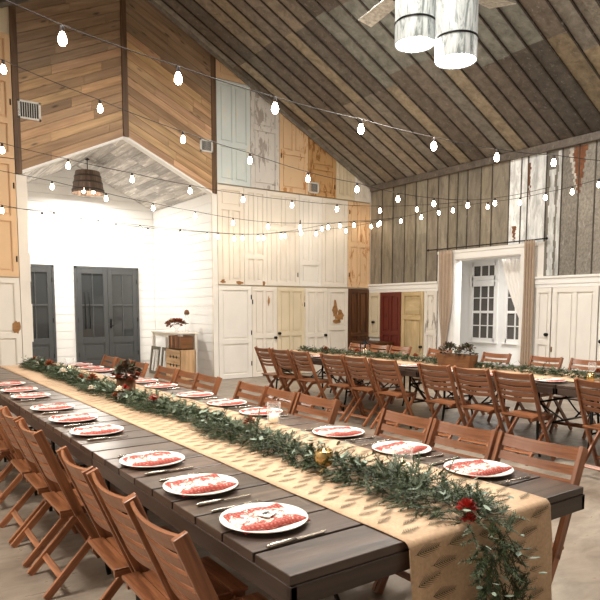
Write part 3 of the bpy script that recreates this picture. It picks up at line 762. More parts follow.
# ------------------------------------------------------------------ farm tables
TW, TL = 1.428, 1.742
def make_table():
    r = thing('farm_table', '', 'table')
    mb = MB(); n = 9; w = TL / n
    for i in range(n):
        t = R.uniform(.6, 1.25); mb.box((-TW / 2 + .002, -TL / 2 + i * w + .0055, .73), (TW / 2 - .002, -TL / 2 + (i + 1) * w - .0055, .76 - R.uniform(0, .0015)), (t, t * R.uniform(.96, 1.0), t * R.uniform(.92, 1)))
    mb.build('tabletop', M['table'], r, bevel=.003)
    mb = MB()
    for s in (-1, 1):
        mb.box((s * TW / 2 - s * .024, -TL / 2, .668), (s * TW / 2, TL / 2, .7295)); mb.box((-TW / 2, s * TL / 2 - s * .024, .668), (TW / 2, s * TL / 2, .7295))
    mb.box((-.02, -TL / 2 + .03, .69), (.02, TL / 2 - .03, .73))
    mb.build('apron', M['apron'], r, bevel=.003)
    for s in (-1, 1):
        y = s * (TL / 2 - .27)
        for q in (-1, 1):
            x = q * (TW / 2 - .16); mb = MB()
            mb.tube([(x, y, .70), (x, y, .35), (x + q * .01, y + s * .01, .2), (x + q * .03, y + s * .03, .1), (x + q * .02, y + s * .05, .012)], .0135, 8); mb.build('leg', M['blackmetal'], r)
        mb = MB()
        for z in (.32, .55): mb.tube([(-TW / 2 + .16, y, z), (TW / 2 - .16, y, z)], .011, 8)
        mb.tube([(-TW / 2 + .16, y, .55), (-.1, y, .32)], .009, 6); mb.tube([(TW / 2 - .16, y, .55), (.1, y, .32)], .009, 6)
        mb.build('leg_crossbar', M['blackmetal'], r)
        for q in (-1, 1):
            mb = MB(); x = q * .25; pts = []
            for k in range(9):
                t = k / 8; pts.append((x, y - s * (.02 + .42 * t), .34 + .34 * math.sin(t * PI / 2) ** 1.3))
            mb.tube(pts, .009, 6); mb.build('folding_brace', M['blackmetal'], r)
    return r
tb = make_table()
T1 = [1.29 + .875 + i * 1.75 for i in range(4)]; TX1, TX2 = 1.60, 5.93
tlab = ['the one at the very front', 'second from the front', 'third from the front', 'last, nearest the entry']
for i, y in enumerate(T1):
    lab = 'dark plank table of the near row, ' + tlab[i]
    if i == 0: tb.location = (TX1, y, 0); tb['label'] = lab; tb['group'] = 'farm tables of the near row'
    else: dup(tb, (TX1, y, 0), 0, lab, 'farm tables of the near row')
T2 = [2.375 + i * 1.75 for i in range(4)]
tlab = ['rightmost at the picture edge', 'second from the right', 'second from the left', 'leftmost, nearest the white doors']
for i, y in enumerate(T2): dup(tb, (TX2, y, 0), 0, 'dark plank farm table of the rear row, ' + tlab[i], 'farm tables of the rear row')

# ------------------------------------------------------------------ table runners
def runner(label, xc, y0, y1, drop0, drop1, w=.735):
    """cloth over the table; y0 end hangs down to drop0, y1 end to drop1"""
    pts = []
    z = .764
    for k in range(11): pts.append((y0 - .018 - .004 * math.sin(k), z - .03 - (z - .03 - drop0) * (1 - k / 10)))
    for k in range(1, 5):
        a = k / 5 * PI / 2; pts.append((y0 - .018 + .03 * (1 - math.cos(a)), z - .03 + .03 * math.sin(a)))
    nn = int((y1 - y0) / .1)
    for k in range(1, nn): pts.append((y0 + (y1 - y0) * k / nn, z + .001 * math.sin(k * 1.7)))
    for k in range(1, 5):
        a = (1 - k / 5) * PI / 2; pts.append((y1 + .018 - .03 * (1 - math.cos(a)), z - .03 + .03 * math.sin(a)))
    for k in range(7): pts.append((y1 + .018, z - .03 - (z - .03 - drop1) * k / 6))
    mb = MB(); nx = 14; b0 = 0
    for s in (0, 1):
        for (y, zz) in pts:
            for i in range(nx + 1):
                u = -1 + 2 * i / nx; hang = max(0, (.70 - zz)) if y < y0 else 0
                mb.v.append(Vector((xc + u * (w / 2 + hang * .04), y - hang * .08 * math.sin(u * 5 + 1) - hang * .06 - s * 0.0018 * (1 if zz < .75 else 0), zz - .002 * s)))
    W = nx + 1; S = W * len(pts)
    for s in (0, 1):
        for j in range(len(pts) - 1):
            for i in range(nx):
                q = [j * W + i, j * W + i + 1, (j + 1) * W + i + 1, (j + 1) * W + i]; mb.face([k + s * S for k in (q if not s else q[::-1])], [(0, 0)] * 4, smooth=True)
    for j in range(len(pts) - 1):
        for i in (0, nx): a = j * W + i; mb.face([a, a + W, a + W + S, a + S], [(0, 0)] * 4)
    for j in (0, len(pts) - 1):
        for i in range(nx): a = j * W + i; mb.face([a, a + 1, a + 1 + S, a + S], [(0, 0)] * 4)
    o = tag(mb.build('table_runner', M['kraft']), label, 'table runner')
    return o
def sprigs(par, xc, y0, y1, z, w, front=None, seed=3):
    rr = random.Random(seed); mb = MB()
    def sprig(o, ex, ez, nn, s, ang):
        # o origin, ex / ez in-surface axes
        d = ex * math.cos(ang) + ez * math.sin(ang); e = ez * math.cos(ang) - ex * math.sin(ang)
        mb.quad(o - e * .0007 * 1, o + d * s - e * .0004, o + d * s + e * .0004, o + e * .0007)
        for k in range(9):
            t = (k + 1) / 10; p = o + d * (s * t)
            for q in (-1, 1):
                L = s * .42 * (1 - t * .75); f = (d * .85 + e * q * .5).normalized(); g = Vector(nn).cross(f) * .0013
                mb.quad(p - g, p + f * L - g * .3, p + f * L + g * .3, p + g)
    y = y0 + .04; row = 0
    while y < y1 - .05:
        nx = 6
        for i in range(nx):
            x = xc - w / 2 + w * (i + .2 + (.5 if row % 2 else 0)) / nx
            if x > xc + w / 2 - .09: continue
            sprig(Vector((x, y + rr.uniform(-.008, .008), z + .0022)), Vector((1, 0, 0)), Vector((0, 1, 0)), (0, 0, 1), rr.uniform(.09, .1), rr.uniform(.0, .35))
        y += .05; row += 1
    if front:
        zt = .72; row = 0
        while zt > front:
            for i in range(5):
                x = xc - w / 2 + w * (i + .12 + (.5 if row % 2 else 0)) / 5
                if x > xc + w / 2 - .09: continue
                hang = max(0, .70 - zt); u = (x - xc) / (w / 2)
                yy = y0 - .028 - hang * .08 * math.sin(u * 5 + 1) - hang * .06
                sprig(Vector((x, yy - .0035, zt)), Vector((1, -hang * .0, 0)), Vector((0, .06, 1)), (0, -1, 0), .115, rr.uniform(-.0, .3))
            zt -= .05; row += 1
    mb.build('printed_sprigs', M['sprig'], par, recalc=False)
rn = runner('long kraft coloured runner printed with pine sprigs down the near table', TX1 + .075, 1.29, 8.29, .12, .4)
sprigs(rn, TX1 + .075, 1.3, 6.3, .765, .735, front=.16)
rn2 = runner('kraft coloured runner down the rear table under the garland', TX2, 1.5, 8.5, .4, .4)

# ------------------------------------------------------------------ garlands
def leaf_quad(mb, p, d, side, L, w, col, n=None):
    m_ = p + d * L * .5; mb.quad(p, m_ + side * w, p + d * L, m_ - side * w, col)
def sprig3(mb, p, d, L, rr, needles=22, nl=.028, nw=.0017, base=(1, 1, 1)):
    d = d.normalized(); s = d.cross(Vector((0, 0, 1)));
    if s.length < .1: s = Vector((1, 0, 0))
    s.normalize(); u = s.cross(d)
    droop = rr.uniform(.0, .25)
    prev = p
    for k in range(needles):
        t = k / needles; q = p + d * (L * t) + Vector((0, 0, -droop * L * t * t))
        a = rr.uniform(0, 2 * PI); side = (s * math.cos(a) + u * math.sin(a) * .6)
        f = (d * .75 + side).normalized(); g = f.cross(u).normalized() * nw
        if g.length < 1e-6: g = s * nw
        c = rr.uniform(.6, 1.35); cc = (base[0] * c * rr.uniform(.85, 1.1), base[1] * c, base[2] * c * rr.uniform(.8, 1.1)); ln = nl * rr.uniform(.7, 1.2) * (1 - t * .4)
        mb.quad(q - g, q + f * ln - g * .3, q + f * ln + g * .3, q + g, cc)
    mb.bar(p, p + d * L * .9 + Vector((0, 0, -droop * L * .8)), .002, .002, (0.1, .2, 1), (.6, .5, .35))
def garland(label, path, density, halfw, height, seed, needles=22, nl=.028, sage=50, nw=.0017):
    rr = random.Random(seed); r = thing('garland', label, 'garland', path[0])
    base = Vector(path[0]); P = [Vector(p) for p in path]
    seg = [(P[i + 1] - P[i]).length for i in range(len(P) - 1)]; tot = sum(seg)
    def at(s):
        for i, l in enumerate(seg):
            if s <= l or i == len(seg) - 1:
                return P[i] + (P[i + 1] - P[i]) * min(1, s / l), (P[i + 1] - P[i]).normalized()
            s -= l
    g = MB(); n = int(tot * density)
    for i in range(n):
        p, d = at(rr.random() * tot)
        hang = abs(d.z) > .5
        up = Vector((0, -1, 0)) if hang else Vector((0, 0, 1)); side = d.cross(up).normalized()
        f = .75 + .25 * math.sin(p.y * 5.3 + p.z * 7) + rr.uniform(-.1, .15)
        a = rr.uniform(-1, 1); q = p + side * a * halfw * .45 + up * (height * rr.uniform(.05, .6) * (1 - a * a * .6))
        dr = (d * rr.choice((-1, 1)) * rr.uniform(.1, 1) + side * (a + rr.uniform(-.5, .5)) * 1.1 + up * rr.uniform(-.15, .55) * (1 - abs(a) * .5))
        if hang: dr += Vector((0, 0, -.5))
        L = halfw * rr.uniform(.45, .85) * f * (1.25 if hang or p.y < 1.5 else 1)
        dr.normalize()
        if not hang:
            zend = q.z + dr.z * L
            if zend < base.z - .0 and q.z > .7: dr.z = max(dr.z, 0.02)
        elif q.y + dr.y * L > P[-1].y + .0: dr.y = min(dr.y, -.05)
        sprig3(g, q - base, dr, L, rr, needles, nl, nw)
    g.build('fir_greenery', M['leaf'], r, recalc=False)
    s_ = MB()
    for i in range(int(tot * sage)):
        p, d = at(rr.random() * tot); hang = abs(d.z) > .5; up = Vector((0, -1, 0)) if hang else Vector((0, 0, 1)); side = d.cross(up).normalized()
        a = rr.uniform(-1, 1); q = p + side * a * halfw * .75 + up * (height * rr.uniform(.35, .95)) - base
        L = rr.uniform(.022, .05); dd = Vector((rr.uniform(-1, 1), rr.uniform(-1, 1), rr.uniform(-.2, .6))).normalized(); sd = dd.cross(Vector((rr.uniform(-.4, .4), rr.uniform(-.4, .4), 1))).normalized(); nn = dd.cross(sd)
        c = rr.uniform(.7, 1.25); w = L * rr.uniform(.22, .5); b = len(s_.v)
        for t, ww in ((0, 0), (.25, .8), (.55, 1), (.85, .6), (1, 0)):
            for sg in ((-1, 0, 1) if ww else (0,)): s_.v.append(q + dd * L * t + sd * sg * w * ww * .6 + nn * (.25 * L * t * (1 - t) - abs(sg) * .08 * L))
        col = (c, c, c)
        s_.face([b, b + 1, b + 2], [(0, 0)] * 3, col, smooth=True); s_.face([b, b + 2, b + 3], [(0, 0)] * 3, col, smooth=True)
        for k in (1, 4):
            s_.face([b + k, b + k + 3, b + k + 4, b + k + 1], [(0, 0)] * 4, col, smooth=True); s_.face([b + k + 1, b + k + 4, b + k + 5, b + k + 2], [(0, 0)] * 4, col, smooth=True)
        s_.face([b + 7, b + 10, b + 8], [(0, 0)] * 3, col, smooth=True); s_.face([b + 8, b + 10, b + 9], [(0, 0)] * 3, col, smooth=True)
    s_.build('sage_leaves', M['sage'], r, recalc=False)
    return r
g1 = [(1.64, 8.15, .768), (1.66, 6.9, .768), (1.63, 6.0, .768), (1.62, 5.0, .768), (1.64, 4.2, .768), (1.68, 3.5, .768), (1.64, 2.9, .768), (1.65, 2.35, .768), (1.64, 2.0, .768), (1.65, 1.65, .768), (1.64, 1.35, .770), (1.63, 1.235, .75), (1.64, 1.215, .60), (1.67, 1.20, .40), (1.66, 1.195, .16)]
ga = garland('fir and sage garland running down the near table and over its front edge', g1, 470, .175, .11, 5, 38, .021, 60, .0019)
g2 = [(5.9, 1.6, .768), (5.85, 3.0, .768), (5.95, 4.2, .768), (5.93, 5.3, .768), (6.0, 6.3, .768), (5.93, 7.4, .768), (5.9, 8.3, .768)]
gb = garland('fir garland along the rear table with a wooden planter in it', g2, 210, .16, .10, 9, 20, .03, 20, .0034)

def flower(parent, name, mat, p, r, petals=22, seed=0, col=(1, 1, 1)):
    """round blossom or cone of overlapping petals"""
    rr = random.Random(seed); mb = MB(); p = Vector(p)
    for ring in range(4):
        n = petals // 4 + ring; el = PI / 2 * (1 - ring / 3.6)
        for k in range(n):
            a = 2 * PI * (k + .5 * (ring % 2)) / n + rr.uniform(-.1, .1)
            d = Vector((math.cos(a) * math.cos(el), math.sin(a) * math.cos(el), math.sin(el))); o = p + Vector((0, 0, r * .1))
            s = d.cross(Vector((0, 0, 1))); s = s.normalized() if s.length > .01 else Vector((1, 0, 0)); u = s.cross(d).normalized()
            t = rr.uniform(.75, 1.2); c = [q * t for q in col]
            a0 = o + d * r * .25; m1 = o + d * r * .75 + s * r * .36 + u * r * .1; m2 = o + d * r * .75 - s * r * .36 + u * r * .1; e = o + d * r * rr.uniform(.95, 1.1) - u * r * .12
            mb.quad(a0, m1, e, m2, c)
    o = mb.build(name, mat, parent, recalc=False); return o
B1 = Vector(g1[0]); B2 = Vector(g2[0])
for i, (x, y, z, r_, kind) in enumerate([(1.60, 1.30, .80, .038, 'red'), (1.585, 1.275, .77, .03, 'red'), (1.60, 4.0, .83, .045, 'red'), (1.68, 2.85, .84, .04, 'cone'), (1.60, 5.4, .84, .06, 'cone'), (1.60, 5.75, .82, .045, 'cone'), (1.62, 7.0, .84, .07, 'rust'), (1.66, 7.9, .84, .05, 'rust'), (1.52, 4.55, .80, .04, 'rust'), (1.58, 6.3, .83, .05, 'cream'), (1.5, 5.1, .8, .035, 'cream'), (1.63, 7.6, .8, .05, 'cream')]):
    mt, nm = {'red': (M['red'], 'red_blossom'), 'cone': (M['rust_fl'], 'brown_pinecone'), 'rust': (M['rust_fl'], 'rust_blossom'), 'cream': (M['creamfl'], 'cream_blossom')}[kind]
    flower(ga, nm, mt, Vector((x, y, z)) - B1, r_, 26, i)
for i, (x, y, z, r_) in enumerate([(5.86, 3.2, .83, .05), (5.8, 5.6, .84, .05), (5.84, 6.8, .83, .06), (5.8, 7.5, .83, .05)]):
    flower(gb, 'brown_pinecone', M['rust_fl'], Vector((x, y, z)) - B2, r_, 24, 40 + i)

# ------------------------------------------------------------------ place settings
def make_plate():
    mb = MB(); mb.lathe([(0, .004), (.085, .004), (.095, .0), (.1, .003), (.142, .014), (.148, .017), (.147, .02), (.14, .018), (.1, .009), (.09, .0075), (0, .0075)], n=40)
    return mb.build('dinner_plate', M['ceramic'])
def make_napkin(seed):
    rr = random.Random(seed); mb = MB(); nx, ny = 22, 22; w, h = .235, .185; o1, o2, o3 = (rr.uniform(0, 50) for _ in range(3))
    def top(i, j):
        u, v = i / nx, j / ny
        wx = w * (1 + .04 * noise.noise(Vector((v * 3 + o1, 0, 0)))); hy = h * (1 + .1 * noise.noise(Vector((u * 3 + o2, 2, 0))))
        x = (u - .5) * wx + .01 * noise.noise(Vector((u * 4, v * 4, o1))); y = (v - .5) * hy + .01 * noise.noise(Vector((u * 4 + 9, v * 4, o1)))
        z = .007 + .007 * (math.exp(-((v - .08) / .1) ** 2) + math.exp(-((v - .9) / .1) ** 2)) + .010 * abs(noise.noise(Vector((u * 6 + o3, v * 7, 0)))) + .004 * math.exp(-(((u - .5) / .25) ** 2 + ((v - .5) / .2) ** 2))
        e = min(u, 1 - u, v, 1 - v); z *= min(1, .35 + e * 9)
        return Vector((x, y, z))
    for i in range(nx + 1):
        for j in range(ny + 1): mb.v.append(top(i, j))
    W = ny + 1; n = len(mb.v)
    for i in range(nx + 1):
        for j in range(ny + 1): p = top(i, j); mb.v.append(Vector((p.x, p.y, .0)))
    for i in range(nx):
        for j in range(ny):
            q = [i * W + j, (i + 1) * W + j, (i + 1) * W + j + 1, i * W + j + 1]; uv = [(i / nx, j / ny), ((i + 1) / nx, j / ny), ((i + 1) / nx, (j + 1) / ny), (i / nx, (j + 1) / ny)]
            mb.face(q, uv, smooth=True); mb.face([k + n for k in q[::-1]], uv[::-1])
    for i in range(nx):
        for j in (0, ny): a = i * W + j; mb.face([a, a + W, a + W + n, a + n], [(i / nx, j / ny)] * 4)
    for j in range(ny):
        for i in (0, nx): a = i * W + j; mb.face([a, a + 1, a + 1 + n, a + n], [(i / nx, j / ny)] * 4)
    o = mb.build('napkin', M['napkin']); o['category'] = 'napkin'; return o
def make_knife():
    r = thing('table_knife', '', 'knife'); mb = MB()
    mb.tube([(-.115, 0, .006), (-.1, 0, .006), (-.03, 0, .006), (-.005, 0, .006)], [.004, .0075, .0065, .005], 8); mb.build('handle', M['steel'], r)
    mb = MB(); mb.prism([(-.005, -.006), (.09, -.009), (.112, -.003), (.115, .005), (-.005, .006)], 'Z', .004, .0065); mb.build('blade', M['steel'], r); return r
def make_fork():
    r = thing('table_fork', '', 'fork'); mb = MB()
    mb.tube([(-.1, 0, .004), (-.09, 0, .004), (-.02, 0, .005), (.03, 0, .008)], [.003, .006, .0035, .003], 8); mb.build('handle', M['steel'], r)
    mb = MB(); mb.prism([(.028, -.004), (.045, -.011), (.06, -.011), (.06, .011), (.045, .011), (.028, .004)], 'Z', .0065, .009)
    for k in range(4): y = -.0095 + k * .0063; mb.box((.06, y - .0013, .0065), (.1, y + .0013, .009))
    mb.build('tines', M['steel'], r); return r
P0 = make_plate(); NK = [make_napkin(1), make_napkin(2), make_napkin(3)]; KN = make_knife(); FK = make_fork()
first = {'p': True, 'n': [True] * 3, 'k': True, 'f': True}
def put(o, flagkey, loc, rz, label, group, cat, idx=None):
    fresh = first[flagkey] if idx is None else first[flagkey][idx]
    if fresh:
        if idx is None: first[flagkey] = False
        else: first[flagkey][idx] = False
        c = o
    else:
        if o.children: c = dup(o, loc, rz)
        else: c = o.copy(); C.objects.link(c)
    c.location = loc; c.rotation_euler = (0, 0, rz); tag(c, label, cat, group); return c
def setting(x, y, side, which, place, extra=True, grp='near table'):
    j = R.uniform(-.12, .12); z = .7605
    px = x; s = side
    put(P0, 'p', (px, y, z), j, 'white dinner plate, ' + place, 'dinner plates on the ' + grp, 'plate')
    idx = which % 3
    put(NK[idx], 'n', (px, y, z + .010), (0 if s > 0 else PI) + j + R.uniform(-.1, .1), 'red floral napkin on plate ' + place.replace(' from the front', ''), 'folded napkins on the ' + grp, 'napkin', idx)
    if extra:
        put(KN, 'k', (px + s * .0, y - s * .195, z), R.uniform(-.06, .06) + (PI if s < 0 else 0), 'silver knife by plate ' + place.replace(' from the front', ''), 'table knives', 'knife')
        put(FK, 'f', (px + s * .0, y + s * .185, z), R.uniform(-.08, .08) + (PI if s < 0 else 0), 'silver fork by plate ' + place.replace(' from the front', ''), 'table forks', 'fork')
YS = [1.69, 2.16, 2.66, 3.49, 3.97, 4.5, 5.2, 5.65, 6.15, 6.9, 7.3, 7.75]
for i, y in enumerate(YS[:9]): setting(1.05, y, 1, i, '%s from the front, left side of the near table' % near[i])
for i, y in enumerate(YS): setting(2.15, y, -1, i + 1, '%s from the front, right side of the near table' % near[i], i < 8)
for i, y in enumerate([3.42, 4.1, 4.55, 5.3, 5.86, 6.4, 7.1, 7.6]): setting(5.4, y, 1, i, '%s from the right, near side of the rear table' % near[i], False, 'rear table')
# card on the first napkin
r = thing('place_card', 'small white card with a black leafy tree print on the nearest napkin', 'card', (1.06, 1.69, .7605 + .027), .5)
mb = MB(); mb.box((-.03, -.026, 0), (.03, .026, .0015)); mb.build('card', M['ceramic'], r)
mb = MB()
for (dx, dy, w, h) in ((-.012, .004, .006, .003), (-.004, .009, .007, .003), (.006, .008, .008, .003), (.014, .003, .006, .003), (-.008, -.002, .005, .0025), (.004, .001, .009, .003), (0, -.008, .0016, .01), (.008, -.006, .005, .002), (.0, -.017, .006, .0018)):
    mb.box((dx - w, dy - h, .0015), (dx + w, dy + h, .0019))
mb.build('printed_tree', M['ink'], r)

# ------------------------------------------------------------------ candles and vessels
def glass_cyl(mb, r, h, t=.003, z=0, n=24): mb.lathe([(0, z), (r, z), (r, z + h), (r - t, z + h), (r - t, z + .008), (0, z + .008)], n=n)
def candle(parent, z, r, h):
    c = MB(); c.lathe([(0, z), (r, z), (r, z + h), (r * .8, z + h - .003), (0, z + h - .005)], n=16); o = c.build('candle', M['wax'], parent)
    f = MB(); f.lathe([(0, z + h), (.0045, z + h + .006), (.004, z + h + .013), (0, z + h + .024)], n=8); f.build('flame', M['flame'], o)
def hurricane(label, x, y, h=.12, r_=.042):
    r = thing('candle_glass', label, 'candle', (x, y, .7675)); mb = MB(); glass_cyl(mb, r_, h); mb.build('glass_cylinder', M['glass'], r); candle(r, .0085, r_ * .7, .05)
hurricane('clear glass cylinder with a lit candle near the front of the garland', 1.80, 1.80)
hurricane('clear glass cylinder with a lit candle halfway down the near table', 2.02, 3.13, .13)
hurricane('clear glass cylinder with candle at the far end of the near table', 1.80, 6.9, .16, .05)
r = thing('mercury_votive', 'gold mercury glass votive cup on a short foot beside the garland', 'candle holder', (1.585, 2.06, .7675)); mb = MB()
mb.lathe([(0, 0), (.026, 0), (.028, .005), (.012, .014), (.014, .02), (.034, .03), (.04, .05), (.04, .09), (.036, .094), (.036, .05), (.03, .035), (0, .03)], n=20)
mb.build('cup', M['mercury'], r); candle(r, .034, .03, .045)
# potted kale arrangement
def foliage_ball(parent, name, mat, c, rx, rz, n, seed, L=.05, col=((1, 1, 1),)):
    rr = random.Random(seed); mb = MB()
    for i in range(n):
        a = rr.uniform(0, 2 * PI); e = rr.uniform(-.25, 1) * PI / 2; d = Vector((math.cos(a) * math.cos(e), math.sin(a) * math.cos(e), math.sin(e)))
        p = Vector(c) + Vector((d.x * rx, d.y * rx, d.z * rz)) * rr.uniform(.55, 1); f = (d + Vector((rr.uniform(-.6, .6), rr.uniform(-.6, .6), rr.uniform(-.3, .5)))).normalized(); s = f.cross(Vector((rr.uniform(-1, 1), rr.uniform(-1, 1), 1))).normalized(); u = f.cross(s)
        l = L * rr.uniform(.6, 1.2); t = rr.uniform(.6, 1.4); cc = [q * t for q in rr.choice(col)]
        mb.quad(p, p + f * l * .5 + s * l * .4, p + f * l + u * l * .15, p + f * l * .5 - s * l * .4, cc)
    return mb.build(name, mat, parent, recalc=False)
PX, PY = 1.66, 4.72
r = thing('flower_pot', 'round wooden pot of dark ornamental kale on the near table', 'potted flowers', (PX, PY, .767)); mb = MB()
mb.lathe([(0, 0), (.068, 0), (.074, .15), (.066, .15), (.062, .03), (0, .03)], n=20); mb.build('pot', M['oldwood'], r)
foliage_ball(r, 'kale_leaves', M['kale'], (0, 0, .185), .085, .075, 260, 3, .048, ((1, 1, 1), (1.3, .6, .5), (.8, 1.3, .8), (1.6, 1.1, .8)))
mb = MB(); mb.lathe([(.0, .15), (.02, .16), (.0, .22)], n=8); mb.build('stem_core', M['kale'], r)
for i, (dx, dy, dz) in enumerate([(-.08, -.05, .16), (.07, -.07, .17), (.0, -.1, .14), (.05, .06, .2)]): flower(r, 'burgundy_blossom', M['rust_fl'], (dx, dy, dz), .035, 20, 60 + i, (.9, .6, .6))
r = thing('flower_jar', 'small glass jar with cream and rust flowers before the kale pot', 'vase', (1.55, 4.52, .7675)); mb = MB(); glass_cyl(mb, .032, .07); mb.build('jar', M['glass'], r)
mb = MB()
for k in range(5): a = k * 1.25; mb.tube([(.01 * math.cos(a), .01 * math.sin(a), .01), (.02 * math.cos(a), .02 * math.sin(a), .08)], .002, 5)
mb.build('stems', M['leaf'], r)
flower(r, 'cream_blossom', M['creamfl'], (-.015, -.01, .08), .04, 26, 71); flower(r, 'rust_blossom', M['red'], (.03, .0, .09), .035, 26, 72); flower(r, 'rust_blossom', M['rust_fl'], (0, .03, .08), .03, 26, 73)
# planter on the rear table
r = thing('planter_box', 'wooden planter box with two bushy plants on the rear table', 'planter', (TX2 - .09, 4.95, .767)); mb = MB()
mb.prism([(-.235, 0), (.235, 0), (.26, .15), (-.26, .15)], 'X', -.075, -.06); mb.prism([(-.235, 0), (.235, 0), (.26, .15), (-.26, .15)], 'X', .06, .075)
mb.bar((0, -.24, 0), (0, -.255, .15), .13, .014, (0, 1, 0)); mb.bar((0, .24, 0), (0, .255, .15), .13, .014, (0, 1, 0)); mb.box((-.06, -.23, 0), (.06, .23, .012)); mb.build('box', M['oldwood'], r)
for y in (-.14, .13): foliage_ball(r, 'bushy_plant', M['kale'], (0, y, .17), .12, .09, 170, int(50 + y * 100), .045, ((1, 1, .9), (1.3, .8, .6), (.8, 1.1, .8)))
r = thing('lantern', 'small black metal candle lantern at the left of the rear table', 'lantern', (6.15, 6.98, .767)); mb = MB()
mb.box((-.055, -.055, 0), (.055, .055, .015)); mb.box((-.055, -.055, .16), (.055, .055, .17)); mb.lathe([(.07, .17), (.03, .205), (.02, .22), (0, .225)], n=4)
for sx in (-1, 1):
    for sy in (-1, 1): mb.box((sx * .05 - .005, sy * .05 - .005, .01), (sx * .05 + .005, sy * .05 + .005, .165))
mb.build('frame', M['blackmetal'], r)
mb = MB(); mb.tube([(.03 * math.cos(a * PI / 8), 0, .225 + .035 * math.sin(a * PI / 8)) for a in range(9)], .003, 6); mb.build('ring_handle', M['blackmetal'], r); candle(r, .016, .03, .07)
r = thing('wine_glass', 'clear stemmed glass at the right end of the rear table', 'glass', (5.75, 3.2, .767)); mb = MB()
mb.lathe([(0, 0), (.034, 0), (.03, .004), (.004, .008), (.004, .08), (.02, .09), (.036, .12), (.034, .18), (.032, .18), (.034, .12), (.018, .093), (0, .088)], n=20); mb.build('bowl', M['glass'], r)
r = thing('jar_candle', 'amber candle jar beside the stemmed glass', 'candle', (5.66, 3.16, .767)); mb = MB(); glass_cyl(mb, .035, .08); mb.build('jar', M['mercury'], r); candle(r, .0085, .028, .04)

# chest behind rear table
r = thing('wooden_chest', 'old brown wooden chest below the beige door in the corner', 'chest', (9.66, 10.72, 0)); mb = MB()
mb.box((-.25, -.4, .06), (.28, .45, .66)); mb.box((-.25, -.4, 0), (-.2, -.34, .06)); mb.box((-.25, .39, 0), (-.2, .45, .06)); mb.box((.23, -.4, 0), (.28, -.34, .06)); mb.box((.23, .39, 0), (.28, .45, .06)); mb.build('body', M['darkdoor'], r, bevel=.004)
mb = MB(); mb.box((-.27, -.42, .665), (.29, .47, .7)); mb.build('lid', M['darkdoor'], r, bevel=.004)
for y in (-.18, .24):
    mb = MB(); mb.box((-.258, y - .17, .16), (-.25, y + .17, .58)); d_ = mb.build('drawer_front', M['oldwood'], r); mb = MB(); mb.lathe([(0, 0), (.012, 0), (.016, .015), (0, .022)], n=10); k = mb.build('knob', M['brass'], d_); k.location = (-.258, y, .38); k.rotation_euler = (0, -PI / 2, 0)

# ------------------------------------------------------------------ entry table with crates
r = thing('console_table', 'chippy white console table against the entry\'s right wall', 'table', (5.55, 12.85, 0)); mb = MB()
mb.box((-.2, -1.0, .93), (.2, .62, .965)); mb.build('tabletop', M['whitedoor'], r)
for x in (-.16, .16):
    for y in (-.95, .57):
        mb = MB(); mb.bar((x, y, 0), (x, y, .93), .05, .05, (1, 0, 0)); mb.build('leg', M['whitedoor'], r)
mb = MB(); mb.box((-.16, -.92, .84), (-.13, .54, .93)); mb.box((.13, -.92, .84), (.16, .54, .93)); mb.build('apron', M['whitedoor'], r)
def crate(label, loc, w, d, h, vertical=False, holes=False):
    r = thing('wooden_crate', label, 'crate', loc); mb = MB()
    if vertical:
        n = 6
        for i in range(n):
            y = -w / 2 + w * (i + .5) / n; t = (1.5, .6)[i % 2]; mb.box((-d / 2, y - w / n * .42, 0), (-d / 2 + .012, y + w / n * .42, h), (t, t, t))
    else:
        n = 4
        for i in range(n): t = R.uniform(.8, 1.1); z = h * (i + .5) / n; mb.box((-d / 2, -w / 2, z - h / n * .44), (-d / 2 + .012, w / 2, z + h / n * .44), (t, t, t))
    mb.box((-d / 2, -w / 2, 0), (d / 2, -w / 2 + .012, h)); mb.box((-d / 2, w / 2 - .012, 0), (d / 2, w / 2, h)); mb.box((-d / 2, -w / 2, 0), (d / 2, w / 2, .012)); mb.box((d / 2 - .012, -w / 2, 0), (d / 2, w / 2, h))
    mb.build('crate_slats', M['pine'] if holes else M['oldwood'], r)
    if holes:
        for a in range(3):
            for b_ in range(3):
                k = MB(); k.obox((-d / 2 - .001, -w / 2 + w * (.25 + .22 * b_), h * (.2 + .28 * a)), ((1, 0, 0), (0, 1, 1), (0, -1, 1)), (.002, .028, .028)); k.build('dark_hole', M['ink'], r)
crate('light wooden crate with rows of holes on the entry floor', (5.30, 11.76, 0), .72, .34, .63, holes=True)
crate('dark slatted crate stacked on the holed crate under the console', (5.33, 11.80, .632), .62, .28, .27, vertical=True)
def shutter(label, y, tilt, w=.42, h=.62):
    r = thing('wooden_shutter', label, 'shutter', (5.26, y, 0)); mb = MB()
    for k in (-1, 1): mb.box((-.012, k * w / 2 - .03, 0), (.012, k * w / 2 + .03, h))
    mb.box((-.012, -w / 2, 0), (.012, w / 2, .07)); mb.box((-.012, -w / 2, h - .07), (.012, w / 2, h)); mb.build('frame', M['greymetalwood'], r)
    mb = MB()
    for k in (-1, 1): mb.box((-.008, k * w * .17 - .035, .05), (.008, k * w * .17 + .035, h - .05))
    mb.build('boards', M['whitewash'], r); r.rotation_euler = (0, tilt, 0)
M['greymetalwood'] = wood('grey_weathered_wood', '#77705f', '#4c463b', .7)
shutter('grey framed wooden shutter leaning under the console, left one', 13.15, .12); shutter('grey framed wooden shutter leaning under the console, right one', 12.52, .1, .4)
r = thing('flower_vase', 'glass vase of rust and cream flowers on the white console', 'vase', (5.52, 12.42, .9655)); mb = MB()
mb.lathe([(0, 0), (.05, 0), (.025, .03), (.03, .05), (.09, .12), (.1, .16), (.094, .16), (.085, .12), (.025, .06), (0, .055)], n=18); mb.build('vase', M['glass'], r)
